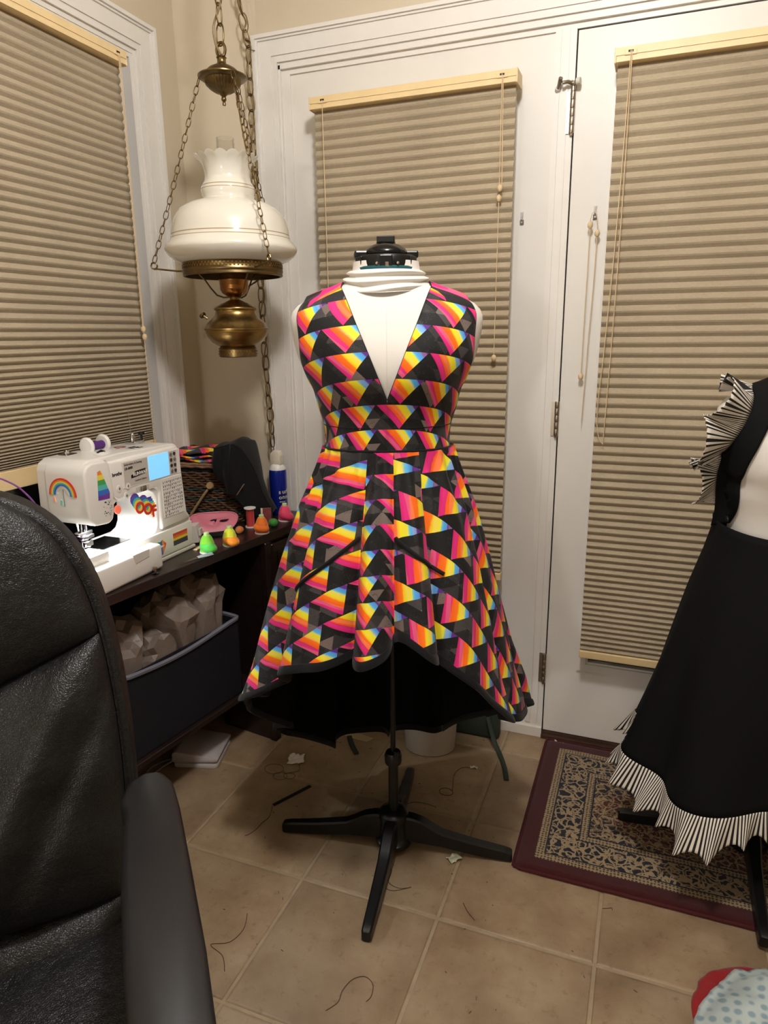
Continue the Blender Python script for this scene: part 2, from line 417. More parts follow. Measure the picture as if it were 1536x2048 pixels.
def blind(root, w, ztop, zbot, n, stack, cords, beads, low=.6, foot=.024):
    """local: x 0..w along the window, -y to the room, z world"""
    RH = .032
    hr = B(); hr.bbox(-.004, w+.004, -.030, .034, ztop-RH, ztop, .0025, 2); hr.box(-.004, w+.004, -.0318, -.029, ztop-.0175, ztop-.0005); hr.box(-.002, w+.002, -.0305, -.029, ztop-RH+.001, ztop-.0195)
    hr = hr.build('head_rail', M_RAIL, root)
    B().bbox(-.0075, -.003, -.031, .035, ztop-RH-.001, ztop+.001, .001, 1).build('end_cap', M_RAIL, hr)
    B().bbox(w+.003, w+.0075, -.031, .035, ztop-RH-.001, ztop+.001, .001, 1).build('end_cap', M_RAIL, hr)
    for x in cords:
        B().bbox(x-.014, x+.014, -.0335, -.0315, ztop-.019, ztop-.008, .0008, 1).build('cord_guide', M_RAIL, hr)
        B().box(x-.006, x+.006, -.0342, -.033, ztop-.0135, ztop-.009).build('cord_slot', M_SLOT, hr)
    # cells: hexagons stacked, pitch squeezed near the bottom
    zs = [ztop-RH]
    H = ztop-RH-zbot-foot+.002
    wts = [1.0 if k < n*(1-stack) else max(low, 1-(1-low+.04)*((k-n*(1-stack))/(n*stack))**.75) for k in range(n)] if stack else [1.0]*n
    tot = sum(wts)
    for q in wts: zs.append(zs[-1]-H*q/tot)
    v = []; f = []
    D = .0088
    for side, sy in ((0, -1), (1, 1)):
        base = len(v); pr = []
        for k in range(n):
            pitch = zs[k]-zs[k+1]; dd = D+.004*(1-pitch/(H/n)) if stack else D
            pr.append((sy*.0035, zs[k])); pr.append((sy*.0035+sy*dd*.86, zs[k]-pitch*.40)); pr.append((sy*.0035+sy*dd, zs[k]-pitch*.52)); pr.append((sy*.0035+sy*dd*.80, zs[k]-pitch*.68))
        pr.append((sy*.0035, zs[n]))
        for (y, z) in pr: v += [(0, y, z), (w, y, z)]
        for k in range(len(pr)-1):
            a = base+2*k; f.append((a, a+2, a+3, a+1) if sy < 0 else (a, a+1, a+3, a+2))
    m_ = 2*(4*n+1)
    for k in range(4*n):
        f.append((2*k, m_+2*k, m_+2*k+2, 2*k+2)); f.append((2*k+1, 2*k+3, m_+2*k+3, m_+2*k+1))
    mesh_obj('pleated_fabric', v, f, M_BLIND, root)
    B().bbox(-.002, w+.002, -.016, .018, zbot, zbot+foot, .003, 2).build('bottom_rail', M_RAIL, root)
    for pts in beads.get('cords', []): B().tube(pts, .0011, 6).build('lift_cord', M_CORD, root, True)
    for (x, y, z) in beads.get('beads', []):
        B().lathe([(0, -.0085), (.0035, -.0085), (.0062, -.005), (.0072, 0), (.0062, .005), (.003, .0085), (0, .0085)], 14, Matrix.Translation((x, y, z))).build('cord_bead', M_CORD, root, True)
def line(a, b, n=10, sag=(0, 0, 0)):
    a, b, s = Vector(a), Vector(b), Vector(sag)
    return [a.lerp(b, k/n)+s*math.sin(PI*k/n) for k in range(n+1)]
r = thing('cellular_blind', 'taupe pleated blind on the fixed patio door, behind the rainbow dress', 'blind', (-.969, 2.005, 0))
blind(r, .579, 1.934, .545, 55, .2, (.036, .547), {'cords': [line((.036, -.034, 1.922), (.036, -.02, .60)), line((.547, -.034, 1.924), (.546, -.026, 1.66), 6), line((.546, -.026, 1.64), (.544, -.026, 1.215), 8), line((.550, -.0335, 1.92), (.5525, -.024, 1.66), 6)],
      'beads': [(.548, -.026, 1.655), (.546, -.027, 1.630), (.544, -.026, 1.213)]})
r = thing('cellular_blind', 'taupe pleated blind on the hinged patio door, behind the black pinafore', 'blind', (-.141, 2.005, 0))
blind(r, .62, 1.945, .330, 66, .5, (.030, .59), {'cords': [line((.030, -.034, 1.935), (.012, -.030, 1.20), 8, (.004, 0, 0)), line((.033, -.034, 1.935), (.026, -.022, .98), 8, (.004, 0, 0)), line((.012, -.03, 1.20), (.026, -.022, .98), 8, (-.012, 0, -.05)),
      line((-.047, .033, 1.545), (-.049, .036, 1.165), 8), line((-.028, .033, 1.53), (-.034, .035, 1.28), 8, (.001, 0, 0)), line((-.034, .035, 1.28), (-.040, .038, 1.03), 8),
      [(-.047, .034, 1.55), (-.047, .031, 1.57), (-.043, .030, 1.585), (-.038, .029, 1.589), (-.033, .030, 1.584), (-.029, .032, 1.57), (-.028, .033, 1.54)]],
      'beads': [(-.047, .033, 1.556), (-.028, .033, 1.535), (-.049, .036, 1.160)]})
r = thing('cellular_blind', 'taupe pleated blind on the side window above the sewing machine', 'blind', (-1.385, .75, 0), PI/2)
blind(r, .92, 2.003, .940, 58, .5, (.892,), {'cords': [line((.892, -.034, 1.99), (.896, -.026, 1.31), 8), line((.897, -.034, 1.99), (.899, -.026, 1.31), 8), line((.898, -.026, 1.27), (.905, -.022, .97), 8)],
      'beads': [(.897, -.027, 1.302), (.899, -.027, 1.281)]}, low=.24, foot=.046)
# ---- clear cord hooks stuck on the doors
def cord_hook(x, z, y, label):
    r_ = thing('cord_hook', label, 'hook', (x, y, z))
    B().bbox(-.0055, .0055, -.003, 0, -.012, .002, .001, 1).build('base_plate', M_CLEAR, r_)
    B().prism([(-.003, .002), (.003, .002), (.0045, .022), (-.0045, .022)], -.0042, -.002, 'y').tube([(0, -.003, .0), (0, -.009, .002), (0, -.012, .006)], .002, 8).build('hook_arm', M_CLEAR, r_)
    B().lathe([(0, 0), (.0022, 0), (.0022, .0015), (0, .0015)], 12, Matrix.Translation((0, -.003, -.005)) @ Matrix.Rotation(PI/2, 4, 'X')).build('screw', M_STEEL, r_)
cord_hook(-.376, 1.584, YD+.010, 'small clear plastic cord hook, empty, on the fixed door panel')
cord_hook(-.179, 1.584, YD, 'small clear plastic hook with blind cords wound on it')
# ---------------------------------------------------------------- hanging oil-style lamp
def brass_mat(name, c, rough, ribs=None):
    m = bpy.data.materials.new(name); m.use_nodes = True; t = NT(m); b_ = t.n['Principled BSDF']
    co = t.coord('Object'); n = t.noise(co, 14, 4, .6); n2 = t.noise(co, 120, 3, .6)
    d = tuple(x*.55 for x in c[:3])+(1,)
    t.put(b_.inputs['Base Color'], t.ramp(n, [(.3, d), (.62, c)])); b_.inputs['Metallic'].default_value = 1
    t.put(b_.inputs['Roughness'], t.m('MULTIPLY_ADD', n2, .2, rough-.1)); t.put(b_.inputs['Normal'], t.bump(n2, .12, .0006)); return m
M_BRASS = brass_mat('antique_brass', S(168, 138, 84), .32)
M_BRASSD = brass_mat('dark_antique_brass', S(132, 112, 76), .34)
M_COPPER = brass_mat('copper_tone_brass', S(168, 118, 66), .32)
def milk_mat():
    m = bpy.data.materials.new('milk_glass'); m.use_nodes = True; t = NT(m); b_ = t.n['Principled BSDF']
    z = t.sep(t.coord('Object'))[2]
    def band(z0, hw): return t.m('COMPARE', z, z0, hw)
    g = t.m('MAXIMUM', t.m('MAXIMUM', band(.436, .0012), band(.428, .0008)), t.m('MAXIMUM', band(.3145, .0012), band(.3055, .0009)))
    t.put(b_.inputs['Base Color'], t.mix(t.m('MULTIPLY', g, .8), S(232, 228, 214), S(150, 118, 62)))
    b_.inputs['Roughness'].default_value = .12; b_.inputs['Coat Weight'].default_value = .4
    b_.inputs['Subsurface Weight'].default_value = .25; b_.inputs['Subsurface Radius'].default_value = (.02, .018, .015)
    b_.inputs['Subsurface Scale'].default_value = .5
    return m
M_MILK = milk_mat()
M_GLASS = mat('clear_chimney_glass', (.93, .93, .92, 1), .03, trans=1.0, ior=1.5)
LZ = 1.224
lamp = thing('hanging_oil_lamp', 'brass oil-style hanging lamp with white milk-glass shade, by the corner', 'lamp', (-1.085, 1.70, LZ))
def zl(z): return z-LZ
B().lathe([(0, 0), (.048, 0), (.052, .002), (.052, .004), (.0515, .021), (.053, .023), (.050, .026), (.046, .028)], 48).build('base_gallery', M_BRASSD, lamp, True)
bm_ = B()   # pierced dots on the base gallery
b = B()
for k in range(40):
    for q in range(2):
        a = 2*PI*(k+.5*q)/40; b.box(-.0012, .0012, -.0012, .0012, -.0018, .0018, Matrix.Translation((.0523*math.cos(a), .0523*math.sin(a), .009+q*.007)) @ Matrix.Rotation(a, 4, 'Z'))
b.build('gallery_beading', M_BRASS, lamp)['kind'] = 'stuff'
B().lathe([(.044, .024), (.050, .030), (.068, .040), (.080, .056), (.0845, .067), (.0848, .0715), (.0875, .073), (.0875, .0765), (.0848, .078), (.080, .090), (.066, .102), (.0575, .112), (.0540, .120), (.054, .1245), (.0575, .126), (.0585, .1295), (.0565, .133), (.050, .136), (.038, .142), (.024, .148), (.014, .153), (.0125, .160), (.0, .164)], 56).build('font', M_BRASS, lamp, True, 50)
k_ = B().tube([(-.072, -.030, .104), (-.082, -.034, .112)], .0035, 8).lathe([(0, 0), (.008, 0), (.0095, .002), (.0095, .006), (.007, .008), (0, .008)], 10, Matrix.Translation((-.082, -.034, .110)) @ Matrix.Rotation(-.75, 4, 'Y'))
k_.build('wick_knob', M_BRASSD, lamp, True)
B().lathe([(r_, z_-.031) for r_, z_ in [(.013, .190), (.022, .194), (.032, .200), (.037, .209), (.0385, .216), (.0375, .219), (.0385, .222), (.0392, .232), (.040, .234), (.040, .2365), (.0383, .239), (.0390, .262), (.0365, .262), (.036, .24)]], 40).build('burner', M_COPPER, lamp, True, 50)
b = B()     # pointed prongs of the gallery crown
for k in range(20):
    a = 2*PI*k/20; mt = Matrix.Rotation(a, 4, 'Z') @ Matrix.Translation((.0385, 0, .227))
    b.tube([mt @ Vector((0, -.0045, 0)), mt @ Vector((.0006, -.0042, .012)), mt @ Vector((.001, 0, .019)), mt @ Vector((.0006, .0042, .012)), mt @ Vector((0, .0045, 0))], .0011, 5)
b.build('burner_crown', M_COPPER, lamp, True)
# support ring that carries the shade
B().lathe([(.126, .212), (.131, .212), (.133, .214), (.132, .220), (.1335, .222), (.1335, .228), (.132, .230), (.132, .243), (.1335, .245), (.131, .247), (.127, .247), (.126, .212)], 72).build('shade_ring', M_BRASSD, lamp, True, 40)
b = B()
for k in range(84):
    for q in range(2):
        a = 2*PI*(k+.5*q)/84; b.box(-.001, .001, -.0022, .0022, -.0018, .0018, Matrix.Translation((.1326*math.cos(a), .1326*math.sin(a), .2335+q*.006)) @ Matrix.Rotation(a, 4, 'Z'))
b.build('ring_beading', M_BRASS, lamp)['kind'] = 'stuff'
def frill(r, z, a):
    if z > .46: 
        k = min(1, (z-.46)/.05); wv = 1.6*abs(math.cos(8*a))-1
        return (r*(1+.035*k*k*wv), z+.0045*k*k*wv)
    return r
B().lathe([(.128, .244), (.150, .252), (.166, .264), (.1735, .276), (.1745, .281), (.171, .2885), (.163, .298), (.1585, .303), (.156, .312), (.1535, .330), (.146, .356), (.130, .378), (.108, .392), (.084, .399), (.071, .402), (.0665, .407), (.0685, .414), (.071, .424), (.0705, .432), (.066, .440), (.0605, .448), (.058, .460), (.059, .474), (.064, .490), (.072, .500), (.079, .506), (.081, .509), (.0785, .509), (.070, .5005), (.0615, .489), (.0565, .472), (.0555, .46)], 224, rmod=frill).build('shade', M_MILK, lamp, True, 60)
B().lathe([(.0175, .24), (.020, .33), (.026, .38), (.0245, .43), (.0235, .50), (.0235, .553), (.022, .553), (.022, .50), (.0228, .43), (.0243, .38), (.0185, .33), (.016, .24)], 32).build('chimney', M_GLASS, lamp, True)
ANG = [math.radians(a+21.07) for a in (180, -54, 64)]
RA = .223
for a in ANG:
    pr = [(.010, .160), (.030, .159), (.048, .165), (.064, .184), (.078, .205), (.094, .2225), (.116, .2285), (.15, .2285), (.205, .2345)]
    pts = [(r*math.cos(a), r*math.sin(a), z) for r, z in pr]
    for q in range(9):
        t_ = -PI/2+q*2*PI/8; rr = .2125+.0085*math.cos(t_); pts.append((rr*math.cos(a), rr*math.sin(a), .2430+.0085*math.sin(t_)))
    B().tube(pts, .0023, 8).build('arm', M_BRASSD, lamp, True)
# ceiling-side cap
ck = Vector((.004, .0, 0))
CAPZ = zl(1.883)
mt = Matrix.Translation((.004, 0, CAPZ))
def ribs(r, z, a):
    if -.002 < z < .026: return r*(1+.02*math.cos(36*a))
    return r
B().lathe([(0, -.030), (.004, -.030), (.0045, -.025), (.003, -.022), (.0065, -.018), (.0065, -.013), (.0045, -.011), (.008, -.007), (.010, -.004), (.020, -.001), (.032, .006), (.043, .016), (.047, .0265), (.056, .029), (.062, .033), (.062, .0355), (.057, .0365), (.046, .039), (.044, .044), (.034, .053), (.020, .060), (.012, .064), (.011, .068), (.011, .076), (.013, .078), (.010, .081), (0, .081)], 144, mt, rmod=ribs).build('canopy', M_BRASSD, lamp, True, 50)
lp = [(.004+.0125*math.sin(2*PI*k/16), 0, CAPZ+.0955+.0165*math.cos(2*PI*k/16)) for k in range(16)]
B().tube(lp, .0038, 8, closed=True).build('canopy_loop', M_BRASSD, lamp, True)
def link_mesh(name, L, W, r, m):
    pts = []
    for k in range(20):
        a = 2*PI*k/20; c_, s_ = math.cos(a), math.sin(a)
        pts.append((W/2*math.copysign(abs(c_)**.75, c_), 0, L/2*math.copysign(abs(s_)**.85, s_)))
    bb = B().tube(pts, r, 6, closed=True, up=(0, 1, 0)); me = bpy.data.meshes.new(name); me.from_pydata([tuple(v) for v in bb.v], [], bb.f)
    me.materials.append(m); me.polygons.foreach_set('use_smooth', [True]*len(me.polygons)); return me
def chain(me, L, r, path, parent, name='chain_link', twist=0):
    """links along a polyline path (parent-local points)"""
    pts = [Vector(p) for p in path]; d = [0]
    for a, b_ in zip(pts, pts[1:]): d.append(d[-1]+(b_-a).length)
    step = L-2.6*r; n = max(1, int(d[-1]/step)); sc_ = d[-1]/(n*step)
    def at(s_):
        for i in range(len(d)-1):
            if s_ <= d[i+1] or i == len(d)-2: return pts[i].lerp(pts[i+1], (s_-d[i])/(d[i+1]-d[i]))
    for k in range(n):
        a, b_ = at(k*step*sc_), at((k+1)*step*sc_); t_ = (b_-a).normalized()
        q = t_.to_track_quat('Z', 'Y').to_matrix().to_4x4()
        inst(name, me, parent, Matrix.Translation((a+b_)/2) @ q @ Matrix.Rotation(twist+(k % 2)*PI/2+.25*math.sin(k*1.7), 4, 'Z') @ Matrix.Diagonal((1, 1, sc_, 1)))
small = link_mesh('small_link', .0225, .0115, .0012, M_BRASSD)
big = link_mesh('big_link', .047, .0235, .0020, M_BRASSD)
for a in ANG:
    p0 = (.004+.060*math.cos(a), .060*math.sin(a), CAPZ+.033); p1 = (.2125*math.cos(a), .2125*math.sin(a), .2505)
    mid = Vector(p0).lerp(Vector(p1), .5)+Vector((0, 0, -.006))
    chain(small, .0225, .0012, [p0, mid, p1], lamp)
chain(big, .047, .0020, [(.004, 0, CAPZ+.107), (.010, .006, zl(2.478))], lamp, twist=.6)
cord = [Vector((.004, 0, CAPZ+.085)), Vector((-.008, -.004, CAPZ+.11)), Vector((-.010, -.004, CAPZ+.15)), Vector((.012, 0, CAPZ+.20)), Vector((.014, .004, CAPZ+.25)), Vector((-.003, .004, CAPZ+.32)), Vector((.018, .006, CAPZ+.42)), Vector((.008, .006, zl(2.475)))]
def smooth_path(pts, n=8):
    pts = [Vector(p) for p in pts]; out = []
    for i in range(len(pts)-1):
        p0, p1, p2, p3 = pts[max(0, i-1)], pts[i], pts[i+1], pts[min(len(pts)-1, i+2)]
        for k in range(n):
            t_ = k/n; out.append(.5*((2*p1)+(p2-p0)*t_+(2*p0-5*p1+4*p2-p3)*t_*t_+(3*p1-p0-3*p2+p3)*t_**3))
    out.append(pts[-1]); return out
M_CABLE = mat('gold_lamp_cord', S(122, 100, 58), .4)
B().tube(smooth_path(cord), .0028, 8).build('power_cord', M_CABLE, lamp, True)
a = ANG[2]
B().tube(smooth_path([(.004+.05*math.cos(a), .05*math.sin(a), CAPZ+.03), (.09*math.cos(a), .09*math.sin(a), zl(1.77)), (.15*math.cos(a), .15*math.sin(a), zl(1.62)), (.155*math.cos(a), .155*math.sin(a), zl(1.47)), (.04*math.cos(a), .04*math.sin(a), zl(1.405))]), .0024, 8).build('power_cord', M_CABLE, lamp, True)
B().lathe([(0, 0), (.05, 0), (.055, -.006), (.04, -.014), (.012, -.018), (0, -.018)], 24, Matrix.Translation((.010, .006, zl(2.48)))).build('ceiling_hook_plate', M_BRASSD, lamp, True)
# swag chain with cord, hanging down beside the casing
sw = thing('swag_chain', 'brass chain with woven lamp cord hanging down beside the door casing', 'chain', (-1.19, 2.020, .90))
swp = [(-.03, -.06, 1.58), (-.018, -.01, 1.35), (-.006, 0, 1.23), (.0, 0, 1.20), (-.002, 0, .93), (0, 0, .55), (.001, 0, .33), (.014, 0, .02)]
chain(big, .047, .0020, swp, sw, twist=.3)
wv = []
for i, p in enumerate(smooth_path(swp, 16)):
    wv.append(p+Vector((.007*math.sin(i*.55), .006*math.cos(i*.55), 0)))
B().tube(wv, .0026, 7).build('power_cord', M_CABLE, sw, True)
B().tube([(-.006, .0, 1.202), (.004, .004, 1.198), (.012, .016, 1.199)], .0012, 6).build('nail', M_BRASSD, sw)
# flush ceiling fixture that holds the main bulb (above the picture)
cf = thing('ceiling_light', 'flush round ceiling light above the dress forms', 'light', (-.12, .62, ZC))
B().lathe([(0, 0), (.15, 0), (.15, -.016), (.14, -.02), (0, -.02)], 40).build('fixture_plate', M_TRIM, cf, True)
B().lathe([(.012, -.02), (.012, -.034), (.006, -.036), (0, -.036)], 16).build('bulb_socket', M_STEEL, cf, True)
# ---------------------------------------------------------------- rainbow triangle fabric (UV in metres)
def rainbow_fabric(name, W=.078, H=.0520):
    m = bpy.data.materials.new(name); m.use_nodes = True; t = NT(m); b_ = t.n['Principled BSDF']
    uv = t.new('ShaderNodeUVMap'); uv.uv_map = 'UVMap'; x, y, _ = t.sep(uv.outputs[0])
    U = t.m('DIVIDE', x, W); V = t.m('DIVIDE', y, H)
    fu, fv = t.m('FRACT', U), t.m('FRACT', V)
    # hand-cut wobble of the triangle edges
    s = t.m('SUBTRACT', fu, t.m('MULTIPLY', t.m('SUBTRACT', 1.0, fv), .5))
    inside = t.m('MULTIPLY', t.m('GREATER_THAN', s, 0.012), t.m('LESS_THAN', s, t.m('SUBTRACT', fv, .012)))
    st = t.m('ADD', s, t.m('MULTIPLY', t.m('SUBTRACT', t.noise(uv.outputs[0], 140, 2, .5), .5), .03))
    rb = t.ramp(st, [(.0, S(204, 22, 104)), (.10, S(222, 40, 128)), (.19, S(220, 40, 110)), (.21, S(250, 96, 14)), (.38, S(255, 122, 14)), (.41, S(250, 200, 26)), (.46, S(248, 226, 36)), (.62, S(238, 232, 60)), (.65, S(120, 200, 220)), (.70, S(84, 172, 236)), (.80, S(84, 150, 224)), (.82, S(98, 44, 140)), (1.0, S(86, 36, 128))])
    # paler shards overlaid on the rainbow
    sh = t.m('GREATER_THAN', t.m('FRACT', t.m('ADD', t.m('MULTIPLY', U, 2.3), t.m('MULTIPLY', V, 1.37))), .72)
    rb = t.mix(t.m('MULTIPLY', sh, .16), rb, S(250, 190, 170))
    # dark ground cut into grey shards
    def axis(a, b2, k): return t.m('FLOOR', t.m('ADD', t.m('ADD', t.m('MULTIPLY', U, a), t.m('MULTIPLY', V, b2)), k))
    wn = t.new('ShaderNodeTexWhiteNoise', noise_dimensions='3D'); t.put(wn.inputs['Vector'], t.comb(axis(2.0, 1.0, .3), axis(-2.0, 1.0, .7), axis(0, 2.0, .1)))
    g1 = t.ramp(wn.outputs['Value'], [(.0, S(9, 9, 11)), (.44, S(13, 13, 16)), (.50, S(30, 29, 31)), (.66, S(46, 43, 44)), (.84, S(64, 59, 59)), (.93, S(112, 98, 92))], 'CONSTANT')
    vd = t.vor(uv.outputs[0], 900); msk = t.noise(uv.outputs[0], 60, 2, .6)
    spk = t.m('MULTIPLY', t.m('LESS_THAN', vd, .20), t.m('GREATER_THAN', msk, .56))
    g1 = t.mix(t.m('MULTIPLY', spk, .55), g1, S(150, 142, 140))
    dk = t.m('MULTIPLY', t.m('LESS_THAN', t.vor(uv.outputs[0], 420), .33), t.m('GREATER_THAN', t.noise(uv.outputs[0], 45, 2, .6), .55))
    g1 = t.mix(t.m('MULTIPLY', dk, .7), g1, S(8, 8, 10))
    t.put(b_.inputs['Base Color'], t.mix(inside, g1, rb))
    b_.inputs['Roughness'].default_value = .62; b_.inputs['Sheen Weight'].default_value = .08; b_.inputs['Specular IOR Level'].default_value = .3
    wv = t.new('ShaderNodeTexWave', wave_type='BANDS'); wv.inputs['Scale'].default_value = 500; t.put(wv.inputs['Vector'], uv.outputs[0])
    t.put(b_.inputs['Normal'], t.bump(t.m('ADD', wv.outputs['Fac'], t.m('MULTIPLY', t.noise(uv.outputs[0], 25, 3, .5), 6.0)), .25, .0006))
    return m
M_RAIN = rainbow_fabric('rainbow_triangle_cotton')
M_BLACKCOT = mat('black_cotton', S(14, 14, 17), .8, bump=(500, .3, .0006), sheen=.1, spec=.25)
M_LINING = mat('black_lining', S(6, 6, 7), .9, spec=.15)
M_WHITEK = mat('white_knit', S(226, 222, 214), .75, bump=(900, .2, .0005), spec=.3, sheen=.1)
M_BLKPL = mat('black_satin_plastic', S(13, 13, 14), .33, bump=(60, .05, .001))
M_BLKGL = mat('black_glossy_plastic', S(10, 10, 11), .16)
M_TEAL = mat('teal_knit', S(18, 74, 80), .7)
SUP = 2.25
def sgnpow(x, p): return math.copysign(abs(x)**p, x)
class Torso:
    def __init__(s, tab, n=SUP, bust=0.0, bz=1.215, dz=0.0): s.tab = tab; s.n = n; s.bust = bust; s.bz = bz; s.dz = dz
    def par(s, z):
        return [sinterp(z, [(r[0], r[k]) for r in s.tab]) for k in (1, 2, 3)]
    def pt(s, phi, z, off=0.0):
        a, bf, bb = s.par(z); sn, cs = math.sin(phi), math.cos(phi); e = 2/s.n
        x = a*sgnpow(sn, e); y = -(bf if cs > 0 else bb)*sgnpow(cs, e)
        if s.bust and cs > 0:
            for sx in (-1, 1):
                d2 = ((x-sx*.074)/.062)**2+((z-s.bz)/.062)**2
                y -= s.bust*math.exp(-d2)
        p = Vector((x, y, z))
        if off:
            nrm = Vector((sn/max(a, .01), -cs/max(bf if cs > 0 else bb, .01), 0)).normalized(); p += nrm*off
        return p
    def z_for(s, x, phi):
        lo, hi = 1.30+s.dz, 1.43+s.dz; k = abs(math.sin(phi))**(2/s.n)
        for _ in range(30):
            m_ = (lo+hi)/2
            if s.par(m_)[0]*k > x: lo = m_
            else: hi = m_
        return lo
T1 = Torso([(.72, .150, .110, .125), (.80, .160, .115, .130), (.90, .158, .112, .125), (.98, .145, .104, .108), (1.04, .131, .096, .094), (1.09, .133, .098, .094), (1.14, .145, .108, .098), (1.17, .155, .115, .102), (1.19, .167, .119, .105), (1.225, .185, .121, .108), (1.26, .195, .119, .110), (1.30, .202, .108, .110), (1.325, .199, .096, .106), (1.345, .180, .084, .098), (1.36, .146, .075, .090), (1.372, .110, .068, .080), (1.385, .082, .062, .070), (1.40, .072, .059, .062), (1.425, .068, .058, .058)], bust=.016)
def build_form(root, T, ztop, zfold, zpole, colx=0.0, cap=True, legs=(12, 102, 192, 282), legR=.30, hip=.72):
    # torso: one closed knit-covered shape
    NZ = 60; zs = [hip+(ztop-hip)*k/(NZ-1) for k in range(NZ)]
    v, f, uv = grid(72, NZ, lambda u, t: (T.pt(2*PI*u, hip+(ztop-hip)*t)+Vector((colx, 0, 0)),), True)
    f.append(tuple(range(71, -1, -1))); f.append(tuple((NZ-1)*72+i for i in range(72)))
    mesh_obj('torso', v, f, M_WHITEK, root, smooth=True, sharp=60)
    # centre seam of the knit cover
    B().tube([T.pt(0, zfold-.02-.30*k/24, .0006)+Vector((colx, 0, 0)) for k in range(25)], .0011, 6).build('cover_seam', M_WHITEK, root, True)
    # pole and four-legged base
    B().lathe([(0, .06), (.0125, .06), (.0125, .255), (.0, .255)], 24).build('pole', M_BLKPL, root, True)
    B().lathe([(0, .25), (.0065, .25), (.0065, .8), (0, .8)], 18).build('inner_pole', M_BLKPL, root, True)
    cl = B().lathe([(.0125, .243), (.020, .245), (.0215, .252), (.0215, .268), (.018, .276), (.010, .278), (0, .278)], 24).build('height_collar', M_BLKPL, root, True)
    B().tube([(.006, -.018, .27), (.008, -.022, .292)], .006, 8).build('locking_lever', M_BLKPL, cl, True)
    B().lathe([(0, .012), (.040, .012), (.046, .018), (.046, .03), (.0395, .034), (.036, .040), (.036, .085), (.0375, .088), (.0375, .104), (.032, .110), (.020, .113), (.014, .114), (0, .114)], 36).build('hub', M_BLKPL, root, True, 40)
    for a in legs:
        R = Matrix.Rotation(math.radians(a), 4, 'Z')
        sec = [(.02, .030, .100, .016), (.05, .028, .097, .016), (.075, .026, .090, .0155), (.105, .024, .072, .015), (.125, .022, .062, .0145), (.20, .010, .046, .0135), (.28, .001, .033, .012), (legR-.004, .0, .029, .0115), (legR, .002, .026, .010)]
        bb = B(); v = []; f = []
        for (x, z0, z1, hw) in sec:
            r_ = .004
            for (y, z) in ((-hw+r_, z0), (hw-r_, z0), (hw, z0+r_), (hw, z1-r_), (hw-r_, z1), (-hw+r_, z1), (-hw, z1-r_), (-hw, z0+r_)): v.append(R @ Vector((x, y, z)))
        n = len(sec)
        for i in range(n-1):
            for k in range(8): f.append((i*8+k, i*8+(k+1) % 8, (i+1)*8+(k+1) % 8, (i+1)*8+k))
        f.append(tuple(range(7, -1, -1))); f.append(tuple((n-1)*8+k for k in range(8)))
        bb.add(v, f); bb.build('leg', M_BLKPL, root, True, 30)
# ---- dress form under the rainbow dress
FX, FY, FR = -.53, 1.42, math.radians(20.5)
form = thing('dress_form', 'white dress form with black neck dial and stand, wearing the rainbow dress', 'dress form', (FX, FY, 0), FR)
build_form(form, T1, 1.425, 1.36, .0, -.006, legs=(-10, 80, 168.5, 258))
def cap_part(parent, cx):
    Mt = Matrix.Translation((cx, 0, 0))
    B().lathe([(0, 1.405), (.062, 1.405), (.0635, 1.408), (.0635, 1.432), (.060, 1.4365), (.046, 1.438), (0, 1.438)], 48, Mt).build('neck_cap', M_BLKPL, parent, True, 40)
    for k in range(6):
        a = k*PI/3+PI/6; m_ = Mt @ Matrix.Rotation(a, 4, 'Z')
        B().bbox(.050, .0655, -.013, .013, 1.406, 1.434, .002, 2, m_).build('dial_block', M_BLKPL, parent)
    B().bbox(-.066, .066, -.018, .018, 1.432, 1.447, .004, 2, Mt @ Matrix.Rotation(.1, 4, 'Z')).build('cross_lug', M_BLKPL, parent)
    B().lathe([(0, 1.434), (.040, 1.434), (.0455, 1.440), (.0455, 1.444), (.041, 1.450), (.030, 1.4575), (.020, 1.461), (.016, 1.4625), (0, 1.463)], 48, Mt).build('dial_dome', M_BLKGL, parent, True, 40)
    B().lathe([(0, 1.461), (.019, 1.461), (.020, 1.4635), (.017, 1.465), (0, 1.465)], 28, Mt).build('knob_base', M_BLKPL, parent, True)
    B().bbox(-.0185, .0185, -.0065, .0065, 1.462, 1.4765, .0018, 2, Mt @ Matrix.Rotation(-.12, 4, 'Z')).build('knob_grip', M_BLKPL, parent)
    for sx in (-.018, .024):
        B().lathe([(0, 0), (.003, 0), (.0026, .002), (0, .0024)], 10, Mt @ Matrix.Translation((sx, -.064, 1.418)) @ Matrix.Rotation(PI/2, 4, 'X')).build('dial_screw', M_STEEL, parent)
    B().bbox(-.0035, .0035, -.0675, -.063, 1.411, 1.420, .0006, 1, Mt @ Matrix.Translation((.002, 0, 0))).build('index_mark', M_STEEL, parent)
cap_part(form, -.006)
B().lathe([(.066, 1.400), (.0675, 1.404), (.0672, 1.412), (.065, 1.414), (.064, 1.40)], 48, Matrix.Translation((-.006, 0, 0))).build('inner_collar', M_TEAL, form, True)
